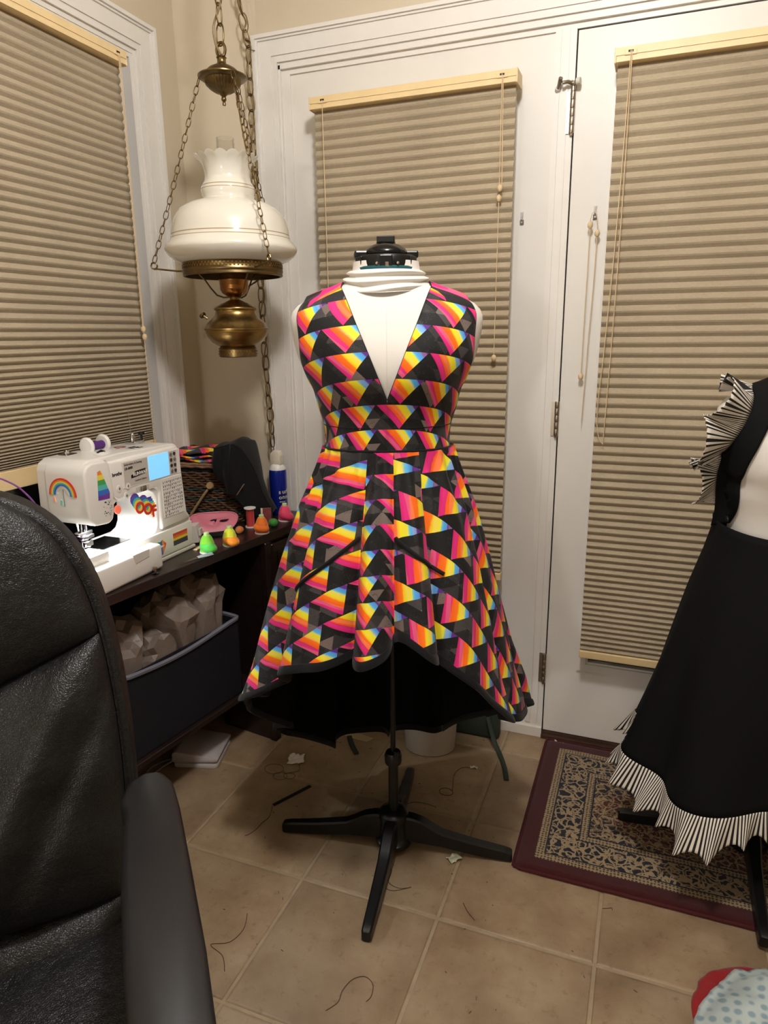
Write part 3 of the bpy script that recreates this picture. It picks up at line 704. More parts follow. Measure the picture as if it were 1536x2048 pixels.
# white scrunched cowl round the neck
def cowl(u, t):
    a = 2*PI*u; fr = max(0, math.cos(a))
    z = 1.407-t*(.026+.022*fr**1.3)
    base = max(.0745+.013*t, T1.par(z)[0]*.0+.0745)
    fold_ = .0042*math.sin(t*(5.2+.6*math.sin(a*2+.4))*PI-.5)*math.sin(PI*min(1, t*.93+.07))**.4+.0016*math.sin(3*a+9*t)
    r = base+fold_
    return (Vector((r*1.04*math.sin(a)-.006, -r*.97*math.cos(a), z+.0025*math.sin(a*3+1)*t)),)
v, f, uv = grid(120, 56, cowl, True)
v2, f2, _ = grid(120, 4, lambda u, t: (cowl(u, 0)[0].lerp(Vector((-.006, 0, 1.40)), t*.14)+Vector((0, 0, -.002*t)),), True)
bb = B().add(v, f).add(v2, f2); bb.build('cowl_collar', M_WHITEK, form, True, 80, weld=.0001)

# ---------------------------------------------------------------- rainbow dress
dress = thing('rainbow_dress', 'sleeveless black high-low dress printed with rainbow triangles, black hem binding', 'dress', (FX, FY, 0), FR)
ZW, ZV = 1.042, 1.150
OFF = .0045
def body_edges(v):
    """(phi,z) of inner and outer edge at height parameter v 0..1"""
    zi = ZW+(1.374-ZW)*v; zo = ZW+(1.345-ZW)*v
    if zi < ZV: pi_ = 0.0
    else:
        x = .090*((zi-ZV)/(1.374-ZV))**1.05; a = T1.par(zi)[0]; pi_ = math.asin(min(.93, x/a)**(SUP/2))
    ph = [(ZW, 90), (1.165, 90), (1.178, 84), (1.195, 73), (1.22, 66), (1.26, 62), (1.30, 60), (1.33, 61), (1.345, 64)]
    return pi_, zi, math.radians(sinterp(zo, ph)), zo
def bodice_half(sx):
    NU, NV = 28, 46; rows = []
    for j in range(NV):
        pi_, zi, po, zo = body_edges(j/(NV-1)); row = []
        for i in range(NU):
            u = i/(NU-1); ph = pi_+(po-pi_)*u; z = zi+(zo-zi)*u
            p = T1.pt(ph, z, OFF+.0015*math.sin(u*3+j*.4)); p.x = sx*p.x-.006
            row.append((p, (sx*ph*.150+.018, z+.024*ph*ph)))
        rows.append(row)
    pi_, zi, po, zo = body_edges(1)
    xi = T1.par(zi)[0]*math.sin(pi_)**(2/SUP); xo = T1.par(zo)[0]*math.sin(po)**(2/SUP)
    for k in range(1, 9):      # over the shoulder
        row = []; 
        for i in range(NU):
            u = i/(NU-1); x = xi+(xo-xi)*u; ph0 = pi_+(po-pi_)*u; ph = ph0+(PI-2*ph0)*k/8
            z = T1.z_for(x, ph); p = T1.pt(ph, z, 0); p.z += OFF*1.3; p.y += -OFF*math.cos(ph); p.x = sx*x-.006
            row.append((p, (sx*ph0*.15+.018, zi+.012*k)))
        rows.append(row)
    for j in range(1, NV):     # back panel
        q = 1-j/(NV-1); _, zi2, po2, zo2 = body_edges(q); row = []
        zs_ = 1.30
        pb = 0.0 if zi2 < zs_ else math.asin(min(.93, (.09*((zi2-zs_)/(1.374-zs_))**.6)/T1.par(zi2)[0])**(SUP/2))
        for i in range(NU):
            u = i/(NU-1); ph = PI-(pb+(po2-pb)*u); z = zi2+(zo2-zi2)*u
            p = T1.pt(ph, z, OFF); p.x = sx*p.x-.006; row.append((p, (sx*ph*.15+.018, z)))
        rows.append(row)
    v = [c_[0] for r_ in rows for c_ in r_]; uv = [c_[1] for r_ in rows for c_ in r_]; f = []
    for j in range(len(rows)-1):
        for i in range(NU-1):
            a = j*NU+i; q = (a, a+1, a+NU+1, a+NU); f.append(q if sx > 0 else q[::-1])
    o = mesh_obj('bodice_panel', v, f, M_RAIN, dress, uvs=uv, smooth=True)
    md = o.modifiers.new('thickness', 'SOLIDIFY'); md.thickness = .0016; md.offset = 1
    # piping round neckline and armhole
    inn = [rows[j][0][0] for j in range(len(rows))]; out = [rows[j][NU-1][0] for j in range(len(rows))]
    k0 = next(j for j in range(NV) if body_edges(j/(NV-1))[1] >= ZV)
    B().tube(inn[k0:NV+8+12], .0013, 6).build('neck_edge', M_BLACKCOT, dress, True)
    k1 = next(j for j in range(NV) if body_edges(j/(NV-1))[3] >= 1.165)
    B().tube(out[k1:NV+8+(NV-k1)], .0016, 6).build('armhole_edge', M_BLACKCOT, dress, True)
    return rows
RB = bodice_half(-1); bodice_half(1)
B().tube([T1.pt(2*PI*k/60, 1.094, OFF+.001)+Vector((-.006, 0, 0)) for k in range(60)], .0009, 5, closed=True).build('waistband_seam', M_BLACKCOT, dress, True)
B().tube([T1.pt(2*PI*k/60, 1.043+.003*math.cos(2*PI*k/60), OFF+.003)+Vector((-.006, 0, 0)) for k in range(60)], .0026, 8, closed=True).build('waist_piping', M_BLACKCOT, dress, True)
# skirt -------------------------------------------------------------
RT = [(.05, .40), (.30, .365), (.45, .330), (.55, .295), (.68, .262), (.80, .228), (.92, .188), (1.0, .153), (1.04, .137)]
LOBES = [-180, -152, -120, -92, -58, -17, 4, 26, 66, 92, 122, 152, 180]
LAMP = {-17: 1.45, 26: .75, -58: 1.05, 66: .55, 4: 1.0, -92: .9}
HEM = [(-180, .19), (-165, .165), (-140, .19), (-118, .30), (-95, .425), (-75, .475), (-58, .545), (-50, .59), (-36, .618), (-20, .640), (-8, .652), (2, .666), (6, .69), (12, .68), (20, .650), (28, .622), (40, .567), (50, .508), (60, .459), (70, .432), (80, .417), (95, .40), (115, .335), (135, .27), (150, .225), (160, .18), (170, .175), (180, .19)]
def fold(d):
    d = (d+180) % 360-180
    for a, b2 in zip(LOBES, LOBES[1:]):
        if a <= d <= b2:
            s_ = (d-a)/(b2-a); return (abs(math.sin(PI*s_))**.55-.62)*LAMP.get(a, 1.0)
    return 0
def skirt_pt(d, t):
    """d degrees (0 = front), t 0 waist .. 1 hem"""
    zh = sinterp((d+180) % 360-180, HEM); z = ZW+.002+(zh-ZW-.002)*t
    a = math.radians(d); R = interp(z, RT); cs = math.cos(a)
    ra = (.72+.20*t) if cs > 0 else (.72-.04*t)
    ts = t*t*(3-2*t)
    f_ = 1+(.03+.23*t**.65)*fold(d)+(.040*math.exp(-t*6)+.010*(1-t))*(math.sin(26*a+1.3*math.sin(5*a))+.75)+.012*t*math.sin(9*a+4*t)+.020*t**.5*math.sin(19*a+2.2*math.sin(3*a))
    rk = 1-.05*t*math.exp(-((d-75)/28)**2); x, y = R*rk*.985*math.sin(a)*f_, -R*ra*cs*f_
    if z > .70:           # the skirt lies over the form, never inside it
        aw, bf, bb_ = T1.par(z); L = math.hypot(x, y); ux, uy = x/L, y/L
        rt = ((abs(ux)/aw)**SUP+(abs(uy)/(bf if uy < 0 else bb_))**SUP)**(-1/SUP)+.0085+.010*t+.0050*min(1, .15+t*8)*(1+math.sin(26*a+1.3*math.sin(5*a)))
        if L < rt: x, y = ux*rt, uy*rt
    return Vector((x-.005-.008*t, y, z))
NT_, NR_ = 420, 70
PANELS = [(-180, -92, -136, -112, .5), (-92, -17, -52, -50, .48), (-17, 4, -6, -6, .62), (4, 26, 15, 38, .5), (26, 92, 56, 62, .5), (92, 180, 136, 112, .5)]
plen = []; slen = []
for i in range(NT_+1):
    d = -180+360*i/NT_; L = 0; prev = None; col = []; sl = []
    for j in range(NR_):
        p = skirt_pt(d, j/(NR_-1))
        if prev is not None: L += math.hypot((p-prev).z, math.hypot(p.x, p.y)-math.hypot(prev.x, prev.y))
        prev = p; col.append((p,)); sl.append(.125+L)
    plen.append(col); slen.append(sl)
def skirt_mesh(name, m, off, uvflag):
    v = []; f = []
    for j in range(NR_):
        for i in range(NT_):
            p = plen[i][j][0]; c_ = Vector((p.x+.005, p.y, 0)); n_ = c_.normalized() if c_.length > 0 else Vector((0, 0, 0)); v.append(p+n_*off)
    for j in range(NR_-1):
        for i in range(NT_):
            k = (i+1) % NT_; f.append((j*NT_+i, (j+1)*NT_+i, (j+1)*NT_+k, j*NT_+k))
    o = mesh_obj(name, v, f, m, dress, smooth=True)
    if uvflag:        # each gore of the skirt is cut on its own grain
        lay = o.data.uv_layers.new(name='UVMap'); q = 0
        for j in range(NR_-1):
            for i in range(NT_):
                dm = -180+360*(i+.5)/NT_
                pn = next(P_ for P_ in PANELS if P_[0] <= dm <= P_[1])
                for (ii, jj) in ((i, j), (i, j+1), (i+1, j+1), (i+1, j)):
                    al = math.radians(pn[3]+(-180+360*ii/NT_-pn[2])*pn[4]); rf = slen[ii][jj]
                    lay.data[q].uv = (rf*math.sin(al)+.031+pn[2]*.0007, -rf*math.cos(al)+.013); q += 1
    return o
skirt_mesh('skirt', M_RAIN, 0, True)
skirt_mesh('skirt_lining', M_LINING, -.005, False)
hem = []
for i in range(NT_):
    p = plen[i][-1][0]; hem.append(p)
bd = B()
v = []; f = []
prof = [(.0030, .0095), (.0045, .004), (.0048, -.004), (.0030, -.009), (-.003, -.0105), (-.008, -.009), (-.0085, .009)]
for i, p in enumerate(hem):
    n_ = Vector((p.x+.005, p.y, 0)).normalized()
    up = (plen[i][-3][0]-p).normalized()
    for (o_, h_) in prof: v.append(p+n_*o_+up*h_)
k_ = len(prof)
for i in range(NT_):
    j = (i+1) % NT_
    for q in range(k_): f.append((i*k_+q, i*k_+(q+1) % k_, j*k_+(q+1) % k_, j*k_+q))
bd.add(v, f).build('hem_binding', M_BLACKCOT, dress, True, 60)
# slanted welt pockets
def skirt_at(d, z):
    zh = sinterp(d, HEM); p = skirt_pt(d, min(1, max(0, (z-ZW+.004)/(zh-ZW)))); n_ = Vector((p.x+.005, p.y, 0)).normalized(); return p, n_
for a, b2, z0, z1 in ((-54, -18, .745, .868), (5, 31, .872, .795)):
    pts = []
    for k in range(28):
        p, n_ = skirt_at(a+(b2-a)*k/27, z0+(z1-z0)*k/27); pts.append(p+n_*.0022)
    B().tube(pts, .0048, 8, flat=.9).build('pocket_welt', M_BLACKCOT, dress, True)

# ---------------------------------------------------------------- second dress form with black pinafore
def striped_mat():
    m = bpy.data.materials.new('black_white_stripe_cotton'); m.use_nodes = True; t = NT(m); b_ = t.n['Principled BSDF']
    uv = t.new('ShaderNodeUVMap'); uv.uv_map = 'UVMap'; x, y, _ = t.sep(uv.outputs[0])
    s_ = t.m('GREATER_THAN', t.m('FRACT', t.m('DIVIDE', x, .0100)), .47)
    t.put(b_.inputs['Base Color'], t.mix(s_, S(12, 12, 14), S(228, 222, 210))); b_.inputs['Roughness'].default_value = .75
    t.put(b_.inputs['Normal'], t.bump(t.noise(uv.outputs[0], 90, 3, .5), .15, .001)); return m
M_STRIPE = striped_mat()
M_BLKTWILL = mat('black_twill', S(11, 11, 13), .85, bump=(700, .3, .0006), spec=.2)
GX, GY, GR = .315, 1.705, math.radians(8)
k2 = -.215   # this form stands lower
T2 = Torso([(r[0]+k2, r[1]*(.88 if r[0] > 1.2 else (.93 if r[0] > 1.15 else 1)), r[2], r[3]) for r in T1.tab], bust=.016, bz=1.0, dz=k2)
form2 = thing('dress_form', 'white dress form on black stand, wearing the black pinafore', 'dress form', (GX, GY, .0095), GR)
build_form(form2, T2, 1.425+k2, 1.36+k2, 0, 0, legs=(170, 262, -8, 82), hip=.52, legR=.31)
pin = thing('pinafore_dress', 'black pinafore dress with striped black-and-white ruffles on straps and hem', 'dress', (GX, GY, .0095), GR)
# waist and skirt
PW = .842
RT2 = [(.02, .335), (.20, .312), (.27, .300), (.43, .262), (.55, .232), (.68, .200), (.78, .172), (.842, .158), (.86, .160)]
def pskirt(d, t, zt=.862, zb=.262):
    a = math.radians(d); dip = -.020*max(0, math.cos(a))*(1-t); zt_ = zt+dip
    zbv = zb+.030*math.sin(3*a+.6)+.05*(1-math.cos(a))*.5*0
    z = zt_+(zbv-zt_)*t; R = interp(z, RT2); f_ = 1+.085*t*t*math.sin(8*a+.2)+.02*t*math.sin(13*a)
    return Vector((R*math.sin(a)*f_, -R*.80*math.cos(a)*f_, z))
v, f, _ = grid(180, 36, lambda u, t: (pskirt(360*u-180, t),), True)
o = mesh_obj('skirt', v, f, M_BLKTWILL, pin, smooth=True); md = o.modifiers.new('thickness', 'SOLIDIFY'); md.thickness = .003
B().tube([pskirt(360*k/90, .01)+Vector((0, 0, .001)) for k in range(90)], .003, 6, closed=True).build('waist_edge', M_BLKTWILL, pin, True)
# ruffle: stripes run down it, gathered into deep waves
def hem_ruffle(u, t):
    d = 360*u-180; a = math.radians(d); p = pskirt(d, 1); n_ = Vector((math.sin(a), -math.cos(a)*.85, 0)).normalized(); tg = Vector((math.cos(a), math.sin(a), 0))
    wv = math.sin(34*a+2.2*math.sin(3*a)); w2 = math.sin(11*a+1.1)
    q = p+n_*(.004+.030*t+t*(.016*wv+.014*w2))+tg*(t*.008*math.cos(34*a+2.2*math.sin(3*a)))+Vector((0, 0, .004-t*(.072+.010*w2+.006*wv)))
    return (q, (u*3.1, t*.08))
v, f, uv = grid(900, 14, hem_ruffle, True)
# last column uv wrap handled by duplicate seam column at the back (out of sight)
o = mesh_obj('hem_ruffle', v, f, M_STRIPE, pin, uvs=uv, smooth=True); md = o.modifiers.new('thickness', 'SOLIDIFY'); md.thickness = .0012
# straps from waist over the shoulders, with ruffle on the outer edge
def strap_line(sx, t):
    """centre of strap in (phi, z) on the torso"""
    z = .85+(1.372+k2-.85)*t
    if sx < 0: x = sinterp(t, [(0, .150), (.12, .146), (.3, .150), (.45, .148), (.62, .134), (.8, .114), (1, .095)])
    else: x = sinterp(t, [(0, .150), (.12, .146), (.3, .150), (.45, .148), (.62, .134), (.8, .114), (1, .095)])
    a = T2.par(z)[0]; return math.asin(min(.985, x/a)**(SUP/2)), z, x
for sx in (-1, 1):
    rows_ = []; edge = []
    for k in range(50):
        ph, z, x = strap_line(sx, k/49); aw = T2.par(z)[0]
        row = []
        for q in range(9):
            xq = x+.021*(q/4-1); zq = z-.004*(q/4-1)
            if xq > .95*aw: zq = min(zq, T2.z_for(xq, math.radians(72)))
            pp = math.asin(min(.992, xq/T2.par(zq)[0])**(SUP/2)); p = T2.pt(pp, zq, .0055); p.z += .003*(k/49)**6; p.x = sx*max(p.x, xq); row.append(p)
        rows_.append(row); edge.append(row[-1])
    z0 = rows_[-1]
    for k in range(1, 13):     # over the shoulder to the back, lying on the form
        row = []
        for q in range(9):
            x0 = abs(z0[q].x); xx = max(.074, x0-.010*math.sin(PI/2*k/12)); ph0 = math.asin(min(.99, x0/T2.par(min(z0[q].z, 1.43+k2))[0])**(SUP/2)) if x0 < T2.par(z0[q].z)[0] else math.radians(80)
            ph = ph0+(PI-2*ph0)*k/12; zz_ = T2.z_for(xx, ph); p = T2.pt(ph, zz_); p.x = sx*xx; p.z += .0075; p.y += -.006*math.cos(ph)
            row.append(p)
        rows_.append(row); edge.append(row[-1])
    v = [p for r_ in rows_ for p in r_]; f = []
    for j in range(len(rows_)-1):
        for i in range(8): f.append((j*9+i, j*9+i+1, (j+1)*9+i+1, (j+1)*9+i))
    o = mesh_obj('strap', v, f, M_BLKTWILL, pin, smooth=True); md = o.modifiers.new('thickness', 'SOLIDIFY'); md.thickness = .003; md.offset = 0
    # ruffle
    E_ = edge[8:54]; n = len(E_); v = []; uv = []; NU = 260; s_acc = 0
    for i in range(NU):
        t_ = i/(NU-1)*(n-1); k = min(n-2, int(t_)); p = E_[k].lerp(E_[k+1], t_-k); tq = (E_[k+1]-E_[k]).normalized()
        u = i/(NU-1); out = Vector((sx*1.0, -.55, .0)); out = (out-tq*out.dot(tq)).normalized(); oth = tq.cross(out)
        wd = .088*math.sin(PI*min(.72, max(0, u*.80)))**.45+.004
        ph = u*7.0*PI+.4
        for j in range(8):
            q = j/7
            v.append(p+out*wd*q*(.86+.14*math.sin(ph*.5+1))+oth*(.024*q*math.sin(ph)*sx)+tq*(.017*q*math.cos(ph)+.02*q*(u-.5)))
            uv.append((u*.70, q*.05))
    f = []
    for i in range(NU-1):
        for j in range(7): f.append((i*8+j, i*8+j+1, (i+1)*8+j+1, (i+1)*8+j))
    o = mesh_obj('strap_ruffle', v, f, M_STRIPE, pin, uvs=uv, smooth=True); md = o.modifiers.new('thickness', 'SOLIDIFY'); md.thickness = .0012
    tabp = rows_[1][4]
    for k, dz in enumerate((.012, -.016)):
        c_ = T2.pt(strap_line(sx, 0)[0], .852+dz, .010); c_.x *= sx
        d_ = Vector((c_.x, c_.y, 0)).normalized(); rot = d_.to_track_quat('Z', 'Y').to_matrix().to_4x4()
        B().lathe([(0, 0), (.0065, 0), (.0075, .0012), (.006, .003), (.002, .0036), (0, .003)], 18, Matrix.Translation(c_) @ rot).build('button', mat('dark_pearl_button', S(70, 72, 74), .15, .6), pin, True)
# ---------------------------------------------------------------- desk
def wood_mat(name, c0, c1, rough):
    m = bpy.data.materials.new(name); m.use_nodes = True; t = NT(m); b_ = t.n['Principled BSDF']
    mp = t.new('ShaderNodeMapping'); mp.inputs['Scale'].default_value = (60, 3, 60); t.put(mp.inputs[0], t.coord('Object'))
    n = t.noise(mp.outputs[0], 1, 5, .65); t.put(b_.inputs['Base Color'], t.ramp(n, [(.3, c0), (.7, c1)]))
    b_.inputs['Roughness'].default_value = rough; t.put(b_.inputs['Normal'], t.bump(n, .15, .0008)); return m
M_DESK = wood_mat('espresso_wood_laminate', S(30, 22, 20), S(46, 33, 29), .28)
DZ = .70
DA = math.radians(-8.6)
desk = thing('writing_desk', 'narrow dark espresso desk along the window wall carrying the sewing machine', 'desk', (-1.072, 1.62, 0), DA)
# local: +y along the front edge towards the doors, front edge at x=+.018
def world2desk(x, y):
    p = Matrix.Rotation(-DA, 4, 'Z') @ Vector((x+1.072, y-1.62, 0)); return p.x, p.y
poly = [(-1.141-.021, .86+.19), (-1.141+.0, 1.174), (-1.034, 1.879), (-1.012, 2.022), (-1.17, 2.030), (-1.20, 2.026), (-1.411, 1.985), (-1.411, 1.05)]
# the top follows the rotated front edge and the two walls
ptop = [world2desk(x, y) for x, y in poly]
B().prism(ptop, DZ-.026, DZ, 'z', bevel=.0015, seg=1).build('desk_top', M_DESK, desk)
def dbox(name, x0, x1, y0, y1, z0, z1, parent=desk, r=.0015): return B().bbox(x0, x1, y0, y1, z0, z1, r, 1).build(name, M_DESK, parent)
dbox('shelf', -.246, -.03, -.515, .116, .195, .212)
dbox('added_dark_panel', -.259, -.245, -.53, .116, .075, DZ-.026)  # added panel, put in to keep the space under the desk dark
dbox('side_panel', -.215, -.012, -.535, -.515, 0, DZ-.026)
ped = dbox('pedestal', -.22, -.016, .116, .372, 0, DZ-.026)
for z0, z1 in ((.08, .40), (.42, .66)):
    d_ = B().bbox(-.016, -.002, .150, .360, z0, z1, .003, 1).build('drawer_front', M_DESK, ped)
    B().bbox(-.002, .002, .175, .335, z0+.03, z1-.03, .0018, 1).build('raised_panel', M_DESK, d_)
B().bbox(-.018, .004, .112, .140, 0, DZ-.026, .002, 1).build('corner_post', M_DESK, ped)
# ---------------------------------------------------------------- sewing machine
M_WPL = mat('white_machine_plastic', S(236, 233, 226), .28, spec=.5, coat=.1)
M_GPL = mat('grey_panel_plastic', S(196, 190, 180), .4)
M_DGR = mat('dark_print', S(52, 50, 50), .6)
M_BLK = mat('black_print', S(18, 18, 20), .5)
M_SCREEN = mat('lcd_screen_blue', S(120, 190, 235), .2, emit=(S(126, 196, 240), .75))
M_CHROME = mat('chrome', S(210, 210, 212), .14, 1)
RBW = [S(222, 60, 50), S(240, 140, 50), S(246, 220, 80), S(70, 170, 90), S(60, 110, 200), S(110, 60, 150)]
M_R = [mat('sticker_%s' % n_, c_, .45) for n_, c_ in zip(('red', 'orange', 'yellow', 'green', 'blue', 'purple'), RBW)]
mac = thing('sewing_machine', 'white computerised sewing machine with rainbow stickers and lit blue screen', 'sewing machine', (-1.245, 1.33, DZ))
# outline seen from the front: (y, z), y grows to the hand-wheel end
out = [(-.146, .178), (-.150, .20), (-.148, .285), (-.140, .300), (-.12, .310), (-.03, .311), (.185, .304), (.198, .298), (.204, .285), (.212, .13), (.218, .108), (.230, .094), (.232, .085), (.232, .008), (.225, .0), (-.155, .0), (-.160, .006), (-.160, .078), (.062, .080), (.082, .088), (.092, .105), (.096, .17), (.090, .188), (.070, .200), (-.045, .196), (-.058, .188), (-.066, .168), (-.078, .160), (-.135, .164)]
B().prism(out, -.075, .058, 'x', bevel=.012, seg=3).build('body', M_WPL, mac, True, 50)
hd = [(-.148, .175), (-.1525, .20), (-.1505, .284), (-.143, .298), (-.128, .305), (-.080, .303), (-.070, .295), (-.064, .235), (-.068, .180), (-.076, .160), (-.09, .154), (-.132, .158)]
B().prism(hd, -.050, .072, 'x', bevel=.018, seg=4).build('face_cover', M_WPL, mac, True, 50)
B().prism([(-.0735, .17), (-.0735, .303), (-.0685, .303), (-.0615, .235), (-.0655, .17)], .020, .0605, 'x', bevel=.001, seg=1).build('cover_joint', M_GPL, mac)
col = [(.100, .086), (.104, .19), (.09, .203), (-.045, .200), (-.062, .214), (-.066, .296), (.182, .299), (.197, .290), (.210, .112), (.224, .094), (.21, .088)]
B().prism(col, .04, .066, 'x', bevel=.006, seg=2).build('front_panel', M_WPL, mac, True, 45)
B().bbox(.045, .064, -.158, .231, .012, .080, .004, 2).build('base_front', M_WPL, mac, True, 45)
B().bbox(-.083, .066, -.15, .236, -.0, .010, .003, 2).build('base_foot', M_GPL, mac)
# extension table with grip recess
et = B(); et.bbox(-.06, .098, -.215, .056, .0005, .0665, .009, 3)
et = et.build('extension_table', M_WPL, mac, True, 45)
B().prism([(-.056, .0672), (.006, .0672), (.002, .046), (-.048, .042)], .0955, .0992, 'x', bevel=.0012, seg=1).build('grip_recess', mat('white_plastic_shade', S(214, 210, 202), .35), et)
B().bbox(.010, .075, -.212, -.105, .0665, .093, .004, 2).build('accessory_block', M_WPL, mac, True, 45)
B().bbox(-.055, .030, -.150, .02, .0795, .0815, .001, 1).build('needle_plate', M_CHROME, mac)
B().prism([(-.155, .0), (-.04, .01), (-.03, .06), (-.12, .07), (-.16, .04)], .0668, .0674, 'z', mtx=Matrix(((0, 1, 0, 0), (1, 0, 0, -.02), (0, 0, 1, 0), (0, 0, 0, 1)))).build('bobbin_window', mat('smoky_blue_plastic', S(70, 96, 128), .1), mac)
# needle, presser foot, LED
nb = B().tube([(.012, -.122, .165), (.012, -.122, .122)], .0035, 10).tube([(.012, -.122, .125), (.012, -.122, .085)], .0009, 6).build('needle_bar', M_CHROME, mac, True)
B().tube([(.012, -.108, .17), (.012, -.108, .100)], .0042, 10).bbox(.002, .026, -.132, -.094, .118, .128, .002, 1).bbox(.004, .022, -.122, -.096, .098, .112, .002, 1).bbox(-.002, .040, -.127, -.097, .086, .091, .0015, 1).bbox(.0, .020, -.137, -.092, .128, .136, .002, 1).build('presser_foot', M_CHROME, mac, True, 40)
B().tube(smooth_path([(-.075, -.052, .163), (-.068, -.050, .13), (-.055, -.055, .098), (-.03, -.06, .082)], 6), .0045, 8).build('presser_lever', M_WPL, mac, True)
B().bbox(.030, .050, -.115, -.085, .1525, .156, .001, 1).build('lamp_lens', mat('led_lens', S(255, 255, 255), .3, emit=((1, 1, 1, 1), 6.0)), mac)
led = bpy.data.lights.new('machine_led', 'SPOT'); led.energy = 6.5; led.color = (.93, .97, 1); led.shadow_soft_size = .012; led.spot_size = math.radians(168); led.spot_blend = .3
lo = bpy.data.objects.new('machine_led', led); C.objects.link(lo); lo.parent = mac; lo.location = (.048, -.100, .147); lo.rotation_euler = (0, math.radians(8), 0)
# screen, key pad and printed panel
FXm = .0662
slope = Matrix.Identity(4)
B().bbox(FXm-.001, FXm+.001, -.028, .196, .2235, .290, .0008, 1).build('display_bezel', M_WPL, mac)
B().bbox(FXm, FXm+.0016, -.022, .066, .2265, .287, .0006, 1).build('model_plate', M_GPL, mac)
B().bbox(FXm, FXm+.0022, .068, .148, .2255, .288, .0006, 1).build('screen', M_SCREEN, mac)
kp = B().bbox(FXm, FXm+.0016, .150, .180, .2260, .2875, .0006, 1).build('key_pad', M_GPL, mac)
for i in range(2):
    for j in range(4): B().lathe([(0, 0), (.0046, 0), (.0044, .0018), (0, .0018)], 12, Matrix.Translation((FXm+.0016, .1575+i*.0145, .2345+j*.015)) @ Matrix.Rotation(PI/2, 4, 'Y')).build('key', M_DGR if (i+j) % 3 else mat('grey_key', S(120, 116, 112), .4), kp)
FM = Matrix(((0, 0, 1, 0), (1, 0, 0, 0), (0, 1, 0, 0), (0, 0, 0, 1)))   # text plane: x->+y, y->+z, faces +x
def mt(y, z, x=FXm): return Matrix.Translation((x, y, z)) @ FM
text('brand_lettering', 'brother', .0122, M_BLK, mac, mt(-.0600, .2600, FXm+.0002), bold=.0003)
text('model_lettering', 'Embroidery & Sewing', .0072, M_DGR, mac, mt(-.019, .2785, FXm+.0018))
text('model_lettering', 'LB-6800', .0085, M_BLK, mac, mt(-.019, .2685, FXm+.0018), bold=.0002)
B().prism([(.002, .2445), (.052, .2485), (.056, .2620), (.018, .2605), (.012, .2545), (.002, .2525)], FXm+.0016, FXm+.0021, 'x').build('logo_plate', M_BLK, mac)
text('logo_lettering', 'RUNWAY', .0120, M_WPL, mac, mt(.0085, .2490, FXm+.0022), bold=.0003)
text('model_lettering', 'Limited Edition', .0070, M_DGR, mac, mt(.014, .2345, FXm+.0018))
for (y, z, nm) in ((-.042, .228, 'button'), (-.012, .2285, 'button'), (-.020, .206, 'button')):
    bt = B().lathe([(0, 0), (.0085, 0), (.009, .0008), (.0082, .0022), (0, .0026)], 20, Matrix.Translation((FXm-.0005, y, z)) @ Matrix.Rotation(PI/2, 4, 'Y')).build(nm, M_WPL, mac, True, 40)
    B().box(FXm+.0021, FXm+.0024, y-.0008, y+.0008, z-.004, z+.004).box(FXm+.0021, FXm+.0024, y-.003, y+.003, z-.0008, z+.0008).build('button_mark', M_DGR, bt)
bt = B().lathe([(0, 0), (.011, 0), (.0115, .001), (.0105, .003), (0, .0036)], 24, Matrix.Translation((FXm-.0045, -.0505, .178)) @ Matrix.Rotation(PI/2, 4, 'Y')).build('start_button', mat('coral_button', S(240, 120, 96), .35, emit=(S(240, 110, 84), .35)), mac, True, 40)
B().bbox(FXm-.001, FXm+.0012, .016, .064, .2055, .2185, .0006, 1).build('slider_slot', M_GPL, mac)
B().bbox(FXm, FXm+.006, .026, .050, .2045, .2195, .0025, 2).build('speed_slider', M_CHROME, mac, True)
# stitch chart
ch = B().bbox(FXm-.0005, FXm+.0012, .112, .196, .115, .220, .0005, 1).build('stitch_chart', M_WPL, mac)
random.seed(3); b = B()
for i in range(11):
    for j in range(10):
        y = .1175+i*.0072; z = .2105-j*.0098
        if j > 8 and i > 7: continue
        b.box(FXm+.0012, FXm+.0015, y, y+.0016+.0012*random.random(), z-.0055*random.random()-.001, z+.0015)
b.build('stitch_symbols', M_DGR, ch)['kind'] = 'stuff'
# stickers
def arc_poly(cy, cz, r0, r1, a0, a1, n=24):
    o_ = [(cy+r1*math.cos(a0+(a1-a0)*k/n), cz+r1*math.sin(a0+(a1-a0)*k/n)) for k in range(n+1)]
    return o_+[(cy+r0*math.cos(a0+(a1-a0)*k/n), cz+r0*math.sin(a0+(a1-a0)*k/n)) for k in range(n, -1, -1)]
YS = -.1533
rs = B().prism(arc_poly(.004, .232, .016, .0172, .05, PI-.05), YS-.0004, YS+.0015, 'y').build('rainbow_sticker', M_WPL, mac)
for k, (c_, r0) in enumerate(zip((M_R[0], M_R[1], M_R[2], mat('sticker_teal', S(90, 190, 180), .45), M_R[4]), (.036, .0325, .029, .0255, .022))):
    B().prism(arc_poly(.004, .232, r0, r0+.0036, -.08, PI+.02), YS-.0006, YS+.0012, 'y').build('rainbow_band', c_, rs)
B().prism([(-.028, .214), (-.020, .214), (-.021, .226), (-.026, .228)], YS-.0006, YS+.0012, 'y').build('drop', mat('sticker_peach', S(250, 190, 170), .5), rs)
B().prism([(-.006, .208), (.000, .206), (.001, .218), (-.004, .222)], YS-.0006, YS+.0012, 'y').build('drop', mat('sticker_mint', S(150, 215, 200), .5), rs)
B().tube([(.006, YS-.0004, .205), (.006, YS-.0004, .246)], .0006, 4).build('note_stem', M_DGR, rs)
